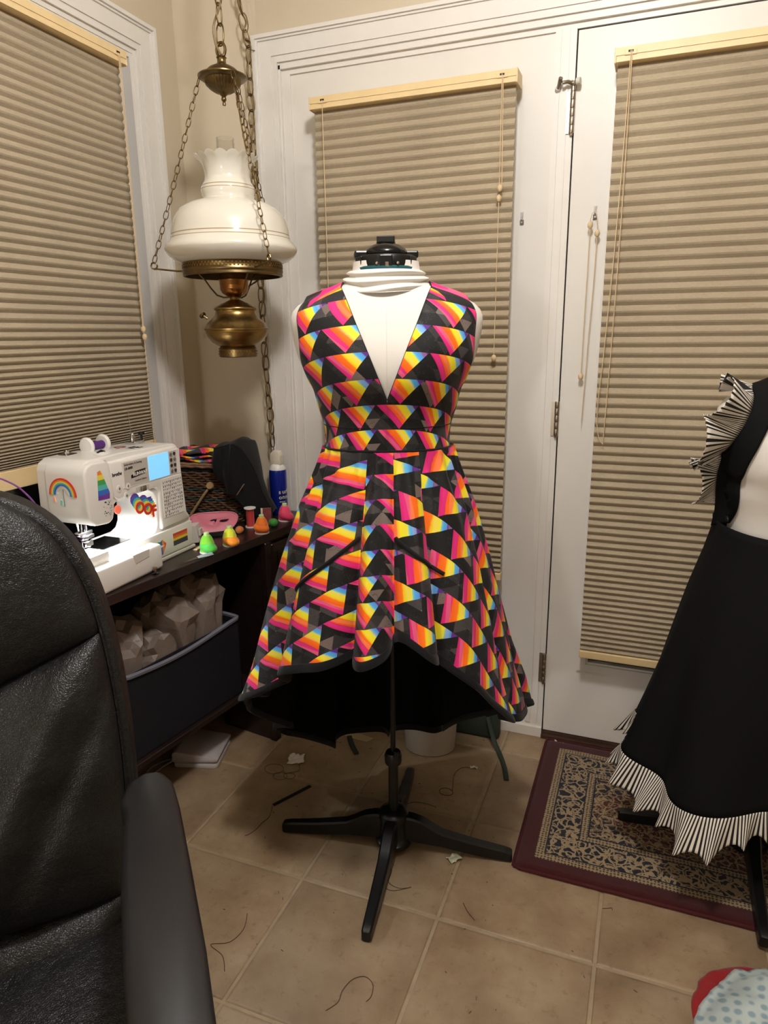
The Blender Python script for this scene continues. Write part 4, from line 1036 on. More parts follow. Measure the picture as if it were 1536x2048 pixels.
# tie-dye tent-shaped sticker
ts_ = [(-.118, .216), (-.112, .282), (-.103, .284), (-.096, .270), (-.080, .228), (-.082, .214)]
zz_ = [.210, .226, .238, .250, .262, .274, .290]
td = B().prism(ts_, .0712, .0724, 'x').build('tie_dye_sticker', M_R[5], mac)
def clip_band(poly, z0, z1):
    def cl(P_, zc, keep):
        o_ = []
        for (a, b2) in zip(P_, P_[1:]+P_[:1]):
            ia, ib = keep(a[1]-zc), keep(b2[1]-zc)
            if ia: o_.append(a)
            if ia != ib:
                k = (zc-a[1])/(b2[1]-a[1]); o_.append((a[0]+(b2[0]-a[0])*k, zc))
        return o_
    return cl(cl(poly, z0, lambda d: d >= 0), z1, lambda d: d <= 0)
for z0, z1, c_ in zip(zz_, zz_[1:], (M_R[5], M_R[4], mat('sticker_teal', S(90, 190, 180)), M_R[3], M_R[2], M_R[1])):
    pl_ = clip_band(ts_, z0, z1)
    if len(pl_) > 2: B().prism(pl_, .0722, .0727, 'x').build('dye_band', c_, td)
# OOF sticker: stacked coloured letters
def oof(dy, dz, m_, x, sz=.040):
    for (ch_, y, z) in (('O', .0, .0), ('O', .029, -.010), ('F', .058, -.020)):
        text('sticker_letter', ch_, sz, m_, OOF, mt(y+dy+.006, z+dz+.152, x), bold=.0016, extrude=.0002)
OOF = B().prism([(.030, .165), (.040, .175), (.05, .165), (.04, .155)], FXm-.0012, FXm-.0009, 'x').build('oof_sticker', M_WPL, mac)
for k, c_ in enumerate((M_R[5], M_R[4], mat('sticker_teal', S(90, 190, 180)), M_R[2])): oof(-.014+.0034*k, .024-.006*k, c_, FXm-.0006+.0004*k)
oof(0, 0, M_R[0], FXm+.0014)
# lips sticker
lips = [(.070, .046), (.080, .062), (.089, .060), (.098, .064), (.112, .050), (.098, .026), (.088, .022), (.078, .026)]
lp_ = B().prism([(y, z-.004) for y, z in lips], .0642, .0646, 'x').build('lips_sticker', M_R[3], mac)
for k in range(5):
    y0, y1 = .070+k*.0085, .070+(k+1)*.0085
    pl_ = [(z, y) for y, z in lips]; pl_ = clip_band(pl_, y0, y1); pl_ = [(y, z-.004) for z, y in pl_]
    if len(pl_) > 2: B().prism(pl_, .0646, .0649, 'x').build('lips_band', (M_R[0], M_R[3], M_R[4], M_R[1], M_R[0])[k], lp_)
B().prism([(.076, .042), (.090, .046), (.106, .043), (.090, .040)], .0649, .0652, 'x').build('lips_gap', M_WPL, lp_)
fg = B().box(.0640, .0645, .140, .206, .028, .066).build('flag_sticker', M_WPL, mac)
for k in range(5): B().box(.0645, .0648, .142, .204, .0636-.0068*(k+1), .0636-.0068*k).build('flag_stripe', (mat('flag_red', S(206, 66, 50)), mat('flag_orange', S(222, 110, 52)), mat('flag_yellow', S(224, 190, 60)), mat('flag_green', S(66, 70, 60)), mat('flag_purple', S(66, 56, 84)))[k], fg)
random.seed(5)
dd_ = B()
for k in range(26):
    y, z = -.104+.024*random.random(), .172+.036*random.random(); dd_.box(.0718, .0723, y, y+.001+.003*random.random(), z, z+.001+.002*random.random())
dd_.build('doodle_sticker', M_DGR, mac)['kind'] = 'stuff'
# top: LOVE lettering, winder, spools, pins
TM = Matrix(((0, -1, 0, 0), (1, 0, 0, 0), (0, 0, 1, 0), (0, 0, 0, 1)))
def topm(x, y, z=.3125): return Matrix.Translation((x, y, z)) @ TM
text('love_lettering', 'LO', .040, mat('sticker_brown', S(150, 70, 60)), mac, topm(-.002, .030, .3085), bold=.0008)
text('love_lettering', 'VE', .040, M_BLK, mac, topm(.036, .048, .3080), bold=.0008)
B().lathe([(0, .309), (.016, .309), (.017, .312), (.008, .316), (0, .317)], 20, Matrix.Translation((.025, -.045, 0))).build('tension_dial', M_WPL, mac, True)
B().tube([(.025, -.055, .314), (.028, -.045, .318), (.025, -.034, .314)], .004, 6).build('dial_grip', M_BLK, mac)
for (y, x) in ((-.016, -.040), (.045, -.046)):
    B().lathe([(0, 0), (.022, 0), (.0225, .004), (.019, .008), (.006, .010), (0, .010)], 28, Matrix.Translation((x, y, .322)) @ Matrix.Rotation(PI/2, 4, 'X') ).build('spool_cap', M_WPL, mac, True)
B().lathe([(0, 0), (.010, 0), (.010, .05), (0, .05)], 20, Matrix.Translation((-.043, .040, .320)) @ Matrix.Rotation(PI/2, 4, 'X')).build('thread_spool', mat('purple_thread', S(84, 40, 120), .6, bump=(600, .4)), mac, True)
B().bbox(-.065, -.035, -.09, -.055, .306, .313, .002, 1).build('thread_guide', M_CHROME, mac)
B().lathe([(0, .31), (.006, .31), (.006, .318), (.003, .322), (0, .322)], 12, Matrix.Translation((-.05, -.075, 0))).build('guide_screw', M_CHROME, mac, True)
B().bbox(-.052, -.018, .125, .165, .306, .313, .002, 1).build('winder_plate', M_CHROME, mac)
B().lathe([(0, .31), (.006, .31), (.006, .330), (.0045, .333), (0, .333)], 14, Matrix.Translation((-.035, .138, 0))).build('bobbin_winder', M_CHROME, mac, True)
B().tube([(-.035, .134, .33), (-.035, .132, .40)], .0008, 5).build('spool_pin', M_CHROME, mac)
B().lathe([(0, .31), (.003, .31), (.003, .328), (.0085, .328), (.0085, .334), (0, .334)], 14, Matrix.Translation((-.03, .168, 0))).build('winder_stop', M_BLK, mac, True)
B().lathe([(0, 0), (.034, 0), (.036, .004), (.036, .014), (.032, .018), (0, .018)], 32, Matrix.Translation((-.015, .205, .225)) @ Matrix.Rotation(-PI/2, 4, 'X')).build('hand_wheel', M_WPL, mac, True)
cb = thing('cable', 'thin purple cable looping up behind the sewing machine head', 'cable', (-1.30, 1.12, DZ))
B().tube(smooth_path([(-.045, -.02, .0025), (-.048, -.045, .06), (-.040, -.066, .16), (-.026, -.080, .235), (-.020, -.076, .272), (-.028, -.040, .285), (-.036, .0, .268), (-.038, .035, .24), (-.038, .07, .19), (-.040, .10, .10), (-.040, .12, .0025)], 8), .0022, 8).build('cable_loop', mat('purple_cable', S(150, 90, 170), .4), cb, True)

# ---------------------------------------------------------------- wicker basket and cloth
M_WICK = mat('brown_wicker', S(104, 76, 54), .6, bump=(90, .5, .002), vary=(40, .35))
M_WICKT = mat('teal_wicker', S(52, 78, 76), .6, bump=(90, .5, .002), vary=(40, .3))
M_WICKL = mat('tan_wicker', S(140, 108, 80), .6, bump=(90, .5, .002), vary=(40, .3))
bk = thing('wicker_basket', 'brown wicker sewing basket with braided lid, behind the sewing machine', 'basket', (-1.311, 1.885, DZ), math.radians(8))
def rrect(hx, hy, r, n=7):
    p = []
    for cx, cy, a0 in ((hx-r, hy-r, 0), (-hx+r, hy-r, PI/2), (-hx+r, -hy+r, PI), (hx-r, -hy+r, 3*PI/2)):
        for k in range(n): a = a0+PI/2*k/(n-1); p.append((cx+r*math.cos(a), cy+r*math.sin(a)))
    return p
def resample(p, n):
    P_ = [Vector(q) for q in p]+[Vector(p[0])]; d = [0]
    for a, b2 in zip(P_, P_[1:]): d.append(d[-1]+(b2-a).length)
    o_ = []; i = 0
    for k in range(n):
        s_ = d[-1]*k/n
        while d[i+1] < s_: i += 1
        o_.append(P_[i].lerp(P_[i+1], (s_-d[i])/(d[i+1]-d[i])))
    return o_
NRW = 21; BW, BD = .112, .078
for k in range(NRW):
    z = .004+k*.0078; sc_ = .94+.06*k/NRW; ring = resample(rrect(BW*sc_, BD*sc_, .03), 112); pts = []
    for i, q in enumerate(ring):
        w_ = 1+.0028/.09*math.cos(PI*(i/2+k)); pts.append((q.x*w_, q.y*w_, z+.0014*math.sin(i*.9+k*2)))
    B().tube(pts, .0045, 5, closed=True, flat=.75).build('wicker_row', M_WICKT if k in (4, 9, 13) else M_WICK, bk, True)
B().prism([tuple(q) for q in resample(rrect(BW*.90, BD*.90, .03), 40)], .0, .160, 'z').build('inner_wall', mat('dark_wicker_inside', S(40, 30, 24), .8), bk)
B().prism([tuple(q) for q in resample(rrect(BW*1.0, BD*1.0, .03), 48)], .160, .176, 'z').build('dark_band', M_BLACKCOT, bk)
for k, z in enumerate((.181, .188)):
    ring = resample(rrect(BW*1.03, BD*1.03, .03), 90); B().tube([(q.x*(1+.012*math.sin(i*1.3)), q.y*(1+.012*math.sin(i*1.3)), z+.0012*math.cos(i*1.3+k*2)) for i, q in enumerate(ring)], .0046, 6, closed=True).build('lid_braid', M_WICKL, bk, True)
B().prism([tuple(q) for q in resample(rrect(BW*1.0, BD*1.0, .03), 48)], .176, .192, 'z').build('lid', M_WICK, bk)
hn = B().tube(smooth_path([(.014, -.083, .118), (.0, -.092, .10), (-.03, -.094, .06), (-.058, -.094, .022)], 6), .0042, 8).build('toggle_stick', mat('raw_cane', S(168, 138, 98), .5, vary=(80, .2)), bk, True)
B().lathe([(0, -.006), (.011, -.006), (.013, 0), (.011, .007), (0, .007)], 14, Matrix.Translation((.016, -.086, .122)) @ Matrix.Rotation(1.2, 4, 'X')).build('toggle_knot', mat('raw_cane', S(168, 138, 98)), hn, True)
def cloth_sheet(name, m, parent, fn, nu=40, nv=24, thick=.002, uvs=True):
    v, f, uv = grid(nu, nv, fn); o = mesh_obj(name, v, f, m, parent, uvs=uv, smooth=True)
    md = o.modifiers.new('thickness', 'SOLIDIFY'); md.thickness = thick; md.offset = 1; return o
pc = thing('folded_cloth', 'folded rainbow triangle fabric lying on the wicker basket lid', 'fabric', (-1.315, 1.885, DZ+.1965), math.radians(8))
for k in range(3):
    def fn(u, t, k=k):
        x = -.108+.19*u-.012*k; y = -.075+.15*t; z = .003+.010*k+.004*math.sin(u*9+k)+.003*math.sin(t*7+k*2)+.006*math.sin(PI*u)*(k == 2)
        if u < .04 or t < .06: z -= .004
        return (Vector((x, y, z)), (x*1.0+.02*k, y*.9+.013*k))
    cloth_sheet('fabric_layer', M_RAIN, pc, fn, thick=.006)
B().bbox(.048, .094, -.055, .05, .030, .034, .001, 1, Matrix.Rotation(.25, 4, 'Z')).build('paper_pattern', mat('cream_paper', S(214, 200, 176), .8), pc)
bc = thing('black_cloth', 'black cloth draped over the end of the wicker basket', 'fabric', (-1.238, 1.915, DZ), math.radians(8))
def curtain(u, t):
    """cloth bunched on the lid and hanging down in front of the basket and past its end"""
    x = -.030+.145*u
    top = sinterp(u, [(0, .243), (.2, .249), (.38, .256), (.50, .250), (.60, .224), (.75, .165), (.87, .085), (1, .022)])
    bot = sinterp(u, [(0, .165), (.14, .130), (.26, .105), (.40, .095), (.55, .060), (.75, .020), (1, .006)])
    z = bot+(top-bot)*(1-t); k = 1-.85*min(1, max(0, (u-.36)/.2))
    y = -.114+.17*max(0, u-.52)-k*(.012*math.sin(PI*t)+.007*(1+math.sin(u*17+t*2))+.004*(1+math.sin(u*31)))
    return (Vector((x, y, max(.006, z))), (u, t))
cloth_sheet('front_fall', M_BLACKCOT, bc, curtain, 60, 30, thick=.003)
def over(u, t):
    p = curtain(u, 0)[0]; e = .145-.105*min(1, max(0, (u-.5)/.3))
    return (Vector((p.x, p.y+e*t, max(.006, p.z+.008*math.sin(PI*t)+.004*math.sin(u*13+5*t)*t*(u < .5)))), (u, t))
cloth_sheet('top_fall', M_BLACKCOT, bc, over, 60, 14, thick=.003)
B().bbox(-.004, .004, -.022, .022, -.0008, .0008, .0005, 1, Matrix.Translation((.050, -.122, .118)) @ Matrix.Rotation(-.95, 4, 'Y') @ Matrix.Rotation(PI/2, 4, 'Z')).build('measuring_strap', mat('tan_strap', S(164, 138, 104), .6), bc)
# ---------------------------------------------------------------- aerosol can
can = thing('duster_can', 'blue aerosol duster can with white trigger cap beside the door casing', 'can', (-1.143, 1.985, DZ))
B().lathe([(0, 0), (.0275, 0), (.0290, .002), (.0290, .140), (.0270, .152), (.022, .160), (0, .160)], 40).build('can_body', mat('blue_can_paint', S(22, 42, 150), .22, .3, coat=.4), can, True, 40)
B().lathe([(.0275, .1500), (.0262, .157), (.022, .164), (.018, .168), (0, .169)], 36).build('collar', M_WPL, can, True)
B().prism([(-.020, .166), (.020, .166), (.0185, .182), (.019, .198), (.012, .212), (-.008, .2135), (-.0185, .204), (-.0205, .188)], -.013, .013, 'y', bevel=.003, seg=2).build('trigger_cap', mat('cream_cap', S(224, 216, 196), .4), can, True, 40)
LBL = mat('can_print', S(214, 206, 150), .5)
def on_can(s_, z, size, a0):
    a = a0
    for ch_ in s_:
        M_ = Matrix.Translation((.0291*math.sin(a), -.0291*math.cos(a), z)) @ Matrix.Rotation(a, 4, 'Z') @ Matrix.Rotation(PI/2, 4, 'X')
        text('can_lettering', ch_, size, LBL, can, M_, extrude=.0001, bold=.0003); a += size*.62/.0291*(.62 if ch_ in 'rf' else 1)
on_can('surf', .072, .0190, math.radians(30)); on_can('onn.', .054, .0190, math.radians(30)); on_can('duster', .043, .006, math.radians(34))
# ---------------------------------------------------------------- thread cones
def thread_mat(n_, c_): 
    m = bpy.data.materials.new(n_); m.use_nodes = True; t = NT(m); b_ = t.n['Principled BSDF']; b_.inputs['Base Color'].default_value = c_; b_.inputs['Roughness'].default_value = .38; b_.inputs['Sheen Weight'].default_value = .3
    wv = t.new('ShaderNodeTexWave', wave_type='BANDS', bands_direction='Z'); wv.inputs['Scale'].default_value = 700; wv.inputs['Distortion'].default_value = 1.5; t.put(wv.inputs['Vector'], t.coord('Object'))
    t.put(b_.inputs['Normal'], t.bump(wv.outputs['Fac'], .35, .0006)); return m
def cone(label, x, y, cols, ball, s=1.0, off=(.004, -.006)):
    r_ = thing('thread_cone', label, 'thread', (x, y, DZ)); s *= 1.16
    B().lathe([(0, 0), (.0185*s, 0), (.019*s, .0015), (.0185*s, .004), (0, .004)], 28).build('cone_base', M_WPL, r_, True)
    B().lathe([(0, .004), (.0172*s, .004), (.0178*s, .012), (.0168*s, .028), (.0125*s, .042), (.0085*s, .049), (0, .05)], 28).build('thread_wrap', thread_mat(label[:12]+'_wrap', cols[0]), r_, True)
    B().lathe([(0, .049), (.0065*s, .049), (.0065*s, .056), (.0055*s, .0575), (0, .0575)], 18).build('cone_tip', mat('pale_green_tip', S(196, 220, 150), .5), r_, True)
    if ball:
        B().sphere((off[0], off[1], .0175), (.0215*s, .0185*s, .0125*s), 18, 10, Matrix.Rotation(.25, 4, 'Y')).build('stretch_net', thread_mat(label[:12]+'_net', ball), r_, True)
cone('lime green thread cone with green wrap beside the sewing machine', -1.118, 1.535, (S(120, 200, 40),), S(66, 186, 60))
cone('yellow thread cone with orange wrap between the lime and orange cones', -1.095, 1.612, (S(226, 236, 50),), S(255, 150, 10))
cone('solid orange thread cone beside the green ball', -1.073, 1.752, (S(255, 128, 10),), S(255, 128, 10), 1.0, (-.003, -.005))
cone('hot pink thread cone at the door end of the desk', -1.078, 1.905, (S(240, 70, 110),), S(214, 44, 92), 1.05, (.002, -.003))
rs_ = thing('thread_spool', 'red thread spool with white ends behind the orange cone', 'thread', (-1.142, 1.80, DZ))
B().lathe([(0, 0), (.015, 0), (.015, .003), (.0125, .005), (.0125, .058), (0, .058)], 28).build('thread_wrap', thread_mat('red_thread', S(196, 44, 44)), rs_, True, 40)
B().lathe([(0, .057), (.012, .057), (.0185, .060), (.0185, .063), (.008, .065), (0, .064)], 28).build('spool_top', M_WPL, rs_, True)
B().lathe([(0, 0), (.0165, 0), (.0165, .004), (0, .004)], 28).build('spool_foot', M_WPL, rs_, True)
nb_ = thing('needle_packet', 'clear and red packet standing against the thread spool', 'packet', (-1.105, 1.835, DZ), .5)
B().bbox(-.016, .016, -.003, .003, 0, .056, .001, 1).build('packet_card', mat('red_packet_print', S(120, 60, 62), .4, vary=(60, .5)), nb_)
B().bbox(-.017, -.010, -.0034, .0034, .002, .056, .001, 1).build('packet_edge', mat('cream_paper', S(214, 200, 176)), nb_)
def ball(label, x, y, r, c_, cat='ball'):
    o = B().sphere((0, 0, r*.92), (r, r*1.05, r*.92), 20, 12).lathe([(0, r*1.80), (r*.25, r*1.82), (r*.12, r*1.86), (0, r*1.86)], 10).build('stretch_ball', thread_mat(label[:10], c_), None, True); o.location = (x, y, DZ); tag(o, label, cat)
ball('small green rubber ball between orange and pink thread cones', -1.075, 1.825, .0145, S(50, 150, 40))
ball('small dull orange ball beside the pink pouch', -1.135, 1.725, .0125, S(200, 110, 36))
# pouch
po = thing('zip_pouch', 'pink zip pouch with black trim lying open on the desk', 'pouch', (-1.205, 1.705, DZ), math.radians(38))
def pouch(u, t):
    a = 2*PI*u; r = math.sin(PI*t/2); x = .078*math.cos(a)*r*(1-.15*math.sin(a)); y = .045*math.sin(a)*r; return (Vector((x, y, .002+.040*(1-t**2.2)*(.65+.35*math.sin(a)))), (u, t))
M_POUCH = mat('pink_pouch_vinyl', S(206, 120, 136), .45, bump=(40, .3, .003))
v, f, uv = grid(40, 12, lambda u, t: (pouch(u, 1-t)[0],), True); mesh_obj('pouch_body', v, f, M_BLACKCOT, po, smooth=True)
def inner(u, t):
    a = 2*PI*u; r = t; return (Vector((.070*math.cos(a)*r-.004, .036*math.sin(a)*r+.002, .036+.022*math.sin(a)*r+.008*math.cos(2*a)*r-.004*(1-r)+.004*math.sin(6*r+a))),)
v, f, uv = grid(48, 10, inner, True); o = mesh_obj('pouch_lining', v, f, M_POUCH, po, smooth=True); md = o.modifiers.new('t', 'SOLIDIFY'); md.thickness = .002
zp = B().tube([inner(k/60, 1)[0]+Vector((0, 0, .002)) for k in range(60)], .0028, 6, closed=True).build('zip_edge', M_POUCH, po, True)
b = B()
for k in range(60):
    p = inner(k/60, 1.06)[0]; b.box(-.0011, .0011, -.0011, .0011, -.001, .002, Matrix.Translation(p+Vector((0, 0, .002))))
b.build('zip_teeth', M_BLACKCOT, zp)['kind'] = 'stuff'
B().prism([(.012, -.008), (.022, .004), (.040, .002), (.034, -.008), (.022, -.012)], .0385, .041, 'z').build('dark_print', M_BLACKCOT, po)
cbx = thing('white_box', 'small white open carton leaning behind the sewing machine', 'box', (-1.222, 1.60, DZ), math.radians(20))
B().bbox(-.030, .030, -.020, .020, 0, .052, .0015, 1, Matrix.Rotation(-.12, 4, 'Y')).build('carton', mat('white_card', S(214, 208, 200), .7), cbx)
B().bbox(.028, .034, -.012, .012, .022, .042, .0008, 1).build('carton_tab', mat('white_card', S(214, 208, 200)), cbx)
# snips, loose presser foot, ruler
sn = thing('thread_snips', 'small grey thread snips lying in front of the lime cone', 'snips', (-1.108, 1.475, DZ), math.radians(66))
B().tube([(.0, 0, .004), (.028, .004, .005), (.046, .003, .005)], lambda t: .0052-.001*t, 8, flat=.55).tube([(.0, -.003, .004), (.028, -.007, .004), (.044, -.006, .004)], lambda t: .0045-.001*t, 8, flat=.55).build('grip', mat('grey_snips', S(150, 156, 160), .35), sn, True)
B().tube([(.0, 0, .004), (-.022, -.002, .003), (-.048, -.004, .003)], lambda t: .0035*(1-t)+.0005, 6, flat=.4).tube([(.0, -.003, .003), (-.024, -.006, .0025), (-.046, -.008, .002)], lambda t: .003*(1-t)+.0005, 6, flat=.4).build('blade', M_STEEL, sn, True)
pf = thing('presser_foot_screw', 'small dark metal presser foot lying on the desk edge', 'sewing part', (-1.138, 1.338, DZ), .6)
B().bbox(-.009, .009, -.006, .006, 0, .003, .001, 1).bbox(-.003, .003, -.010, .010, .002, .006, .001, 1).build('foot_plate', mat('dark_steel', S(60, 60, 62), .3, 1), pf)
B().lathe([(0, .005), (.004, .005), (.004, .012), (.0055, .013), (.0055, .017), (0, .018)], 14).build('foot_screw', M_STEEL, pf, True)
rl = thing('wooden_ruler', 'pale wooden strip sticking out from under the sewing machine', 'ruler', (-1.165, 1.585, DZ), math.radians(8))
B().bbox(-.008, .004, -.05, .03, 0, .003, .0006, 1).build('ruler_strip', mat('pale_wood', S(196, 176, 130), .5), rl)
# ---------------------------------------------------------------- under the desk
bn = thing('fabric_bin', 'navy fabric storage bin with grey rim under the desk', 'bin', (-1.236, 1.455, .213), DA)
M_NAVY = mat('navy_canvas', S(9, 11, 22), .85, bump=(400, .4))
HX, HY, HZ = .094, .212, .242
b = B()
for x0, x1, y0, y1 in ((-HX, HX, -HY, -HY+.004), (-HX, HX, HY-.004, HY), (-HX, -HX+.004, -HY, HY), (HX-.004, HX, -HY, HY), ):
    b.box(x0, x1, y0, y1, 0, HZ)
b.box(-HX, HX, -HY, HY, 0, .004); b.build('bin_walls', M_NAVY, bn)
M_GREYT = mat('grey_rim_binding', S(110, 112, 124), .7)
ring = resample(rrect(HX, HY, .012), 100)
B().tube([(q.x*1.01, q.y*1.005, HZ-.004+.010*math.sin(i*.125*1.0+1)) for i, q in enumerate(ring)], .007, 6, closed=True).build('rim', M_GREYT, bn, True)
random.seed(11)
# crumpled bags: they stand on the bin floor, press flat against each other and stay inside the walls
BAGS = [(-.008, -.122, .265, .084), (.004, .004, .290, .096), (.006, .118, .312, .090), (.036, -.066, .236, .066)]
LAB = ('crumpled white plastic bag at the rear of the navy bin', 'crumpled white plastic bag in the middle of the navy bin', 'crumpled white plastic bag heaped highest in the navy bin', 'crumpled white plastic bag pressed against the bin rim')
for k, (x, y, z, r) in enumerate(BAGS):
    ctr = Vector((x, y, z)); bm = bmesh.new(); bmesh.ops.create_icosphere(bm, subdivisions=3, radius=1)
    for q in bm.verts:
        n_ = noise.noise(q.co*2.2+Vector((k*7, 0, 0)))+.5*noise.noise(q.co*5+Vector((0, k*3, 0)))
        up = q.co.z > 0
        p = ctr+Vector((q.co.x*r*.92, q.co.y*r*.95, q.co.z*(r if up else z-.0055)))*(1+(.34 if up else .10)*n_)
        for j, (x2, y2, z2, r2) in list(enumerate(BAGS))*3:
            if j == k: continue
            c2 = Vector((x2, y2, z2)); ax = c2-ctr; ax.z *= .35; ax.normalize(); d = (c2-ctr).dot(ax)
            lim = d*r/(r+r2)-.0002; s_ = (p-ctr).dot(ax)
            if s_ > lim: p -= ax*(s_-lim)
        if p.z < HZ+.045: p.x = max(-HX+.0125, min(HX-.0125, p.x)); p.y = max(-HY+.0125, min(HY-.0125, p.y))
        p.x = max(-.100, p.x); p.z = max(.0045, min(.452, p.z)); q.co = p-Vector((x, y, 0))
    o = B().bm(bm, None).build('plastic_bag', mat('crumpled_white_bag', S(128, 116, 106), .45, bump=(18, .6, .01)), None, False)
    o.location = Vector((-1.236, 1.455, .213))+Matrix.Rotation(DA, 3, 'Z') @ Vector((x, y, 0)); o.rotation_euler = (0, 0, DA)
    tag(o, LAB[k], 'bag', 'bags stuffed in the navy bin')
fp = thing('foot_pedal', 'pale grey sewing machine foot pedal on the floor under the desk', 'pedal', (-1.235, 1.590, 0), math.radians(16))
M_PED = mat('pale_grey_plastic', S(178, 170, 168), .4)
B().prism(rrect(.070, .072, .014), 0, .014, 'z', bevel=.003, seg=2).build('pedal_base', M_PED, fp, True, 40)
B().prism([(-.074, .017), (-.066, .014), (.066, .020), (.072, .026), (.070, .034), (-.060, .052), (-.072, .046)], -.070, .070, 'y', bevel=.005, seg=2).build('pedal_plate', M_PED, fp, True, 40)
pcab = thing('pedal_cable', 'grey cables trailing from the foot pedal behind the chair', 'cable', (-1.28, 1.42, 0))
for k, p_ in enumerate(([(.0, .10, .02), (-.03, .05, .006), (-.02, -.02, .005), (.02, -.10, .005), (.03, -.22, .005)], [(-.02, .12, .006), (-.06, .05, .006), (-.03, -.05, .006), (-.04, -.16, .006)])):
    B().tube(smooth_path(p_, 8), .0032, 8).build('cable_run', mat('grey_cable', S(120, 114, 110), .5), pcab, True)
# ---------------------------------------------------------------- office chair
def leather_mat(name, c, scale=340):
    m = bpy.data.materials.new(name); m.use_nodes = True; t = NT(m); b_ = t.n['Principled BSDF']
    co = t.coord('Object'); v1 = t.vor(co, scale, 'DISTANCE_TO_EDGE'); n1 = t.noise(co, 24, 5, .6); n2 = t.noise(co, 500, 3, .6)
    b_.inputs['Base Color'].default_value = c; t.put(b_.inputs['Roughness'], t.m('MULTIPLY_ADD', n1, .22, .30))
    b_.inputs['Specular IOR Level'].default_value = .5
    h = t.m('ADD', t.m('MULTIPLY', t.m('MINIMUM', v1, .22), 3.0), t.m('MULTIPLY', n2, .25))
    nb = t.bump(h, .42, .0012); t.put(b_.inputs['Normal'], t.bump(n1, .4, .012, nb)); return m
M_LEATH = leather_mat('black_grained_leather', S(22, 22, 23))
M_ARM = mat('black_soft_polymer', S(26, 25, 26), .42, bump=(500, .12, .0006), vary=(9, .12))
chair = thing('office_chair', 'black leather executive office chair turned away from the desk', 'chair', (-.735, .405, 0), math.radians(43))
# backrest: leaned back, local -y is its front
def back_surf(x, z, sgn):
    """front surface depth at x,z"""
    return 0
def lean(p): 
    return Matrix.Translation((0, .165, .44)) @ Matrix.Rotation(math.radians(-9), 4, 'X') @ Vector(p)
BH = .66
def hw(z):   # half width of the backrest at local height
    return sinterp(z, [(0, .232), (.12, .246), (.30, .250), (.46, .236), (.56, .205), (.62, .155), (.65, .085), (.66, .0)])
def cush(u, t, z0, z1, bulge, wob=0):
    xn = abs(math.sin((u-.5)*PI)); sv = .085*xn   # the seam between the cushions dips to the middle
    if z0 > .3: z0 += sv
    elif z1 > .3: z1 += sv
    z = z0+(z1-z0)*t; h = hw(z)-.016; x = h*math.sin((u-.5)*PI*.985)
    e = math.cos((u-.5)*PI)**.5; ez = math.sin(PI*min(1, max(0, t*1.0)))**.32
    y = -.020-bulge*e*ez
    y += -.007*math.sin(9*x+14*z)*e*ez*wob-.0045*math.sin(23*x-17*z+2)*e*ez*wob-.014*wob*math.exp(-((x-.02-.55*(z-.10))/.030)**2)*ez+.007*wob*math.exp(-((x-.085-.55*(z-.10))/.02)**2)*ez-.003*wob*math.sin(60*z+30*x)*e*ez*max(0, x*4)
    return lean((x, y, z))
v, f, uv = grid(60, 50, lambda u, t: (cush(u, t, .345, .655, .062, .5),)); mesh_obj('upper_cushion', v, f, M_LEATH, chair, smooth=True)
v, f, uv = grid(60, 60, lambda u, t: (cush(u, t, .035, .352, .085, 1.4),)); mesh_obj('lumbar_cushion', v, f, M_LEATH, chair, smooth=True)
v, f, uv = grid(60, 24, lambda u, t: (cush(u, t, -.06, .045, .070, .6),)); mesh_obj('lower_roll', v, f, M_LEATH, chair, smooth=True)
# side band following the outline, with welt
zz = [.66*(1-math.cos(PI/2*k/36)) if False else .66*math.sin(PI/2*k/36) for k in range(37)]
outl = [(hw(z), z) for z in zz]; outl = outl+[(-x, z) for x, z in outl[-2::-1]]
v = []; f = []
prof = [(-.016, -.026), (-.004, -.030), (.0, -.016), (.004, .02), (.0, .055), (-.03, .072)]
n_o = len(outl)
for i, (x, z) in enumerate(outl):
    a = Vector(outl[max(0, i-1)]); b2 = Vector(outl[min(n_o-1, i+1)]); d_ = (b2-a).normalized(); nn = Vector((d_.y, -d_.x))
    for (o_, y) in prof: v.append(lean((x+nn.x*o_, y, z+nn.y*o_)))
k_ = len(prof)
for i in range(n_o-1):
    for q in range(k_-1): f.append((i*k_+q, i*k_+q+1, (i+1)*k_+q+1, (i+1)*k_+q))
mesh_obj('side_band', v, f, M_LEATH, chair, smooth=True)
B().tube([lean((x+(.0 if abs(x) < .01 else -.014*math.copysign(1, x)), -.030, z-.010*(z > .5)*(1-abs(x)/.25))) for x, z in outl], .0026, 6).build('welt', M_LEATH, chair, True)
def shell(u, t):
    z = .66*math.sin(PI/2*t); h = max(.002, hw(z)-.02); return (lean((h*math.sin((u-.5)*PI), .070+.02*math.cos((u-.5)*PI), z)),)
v, f, uv = grid(30, 24, shell); mesh_obj('back_shell', v, f, M_LEATH, chair, smooth=True)
B().tube([cush(k/60, .006, .345, .655, .062, .0) for k in range(2, 59)], .0024, 6).build('cross_seam', M_LEATH, chair, True)
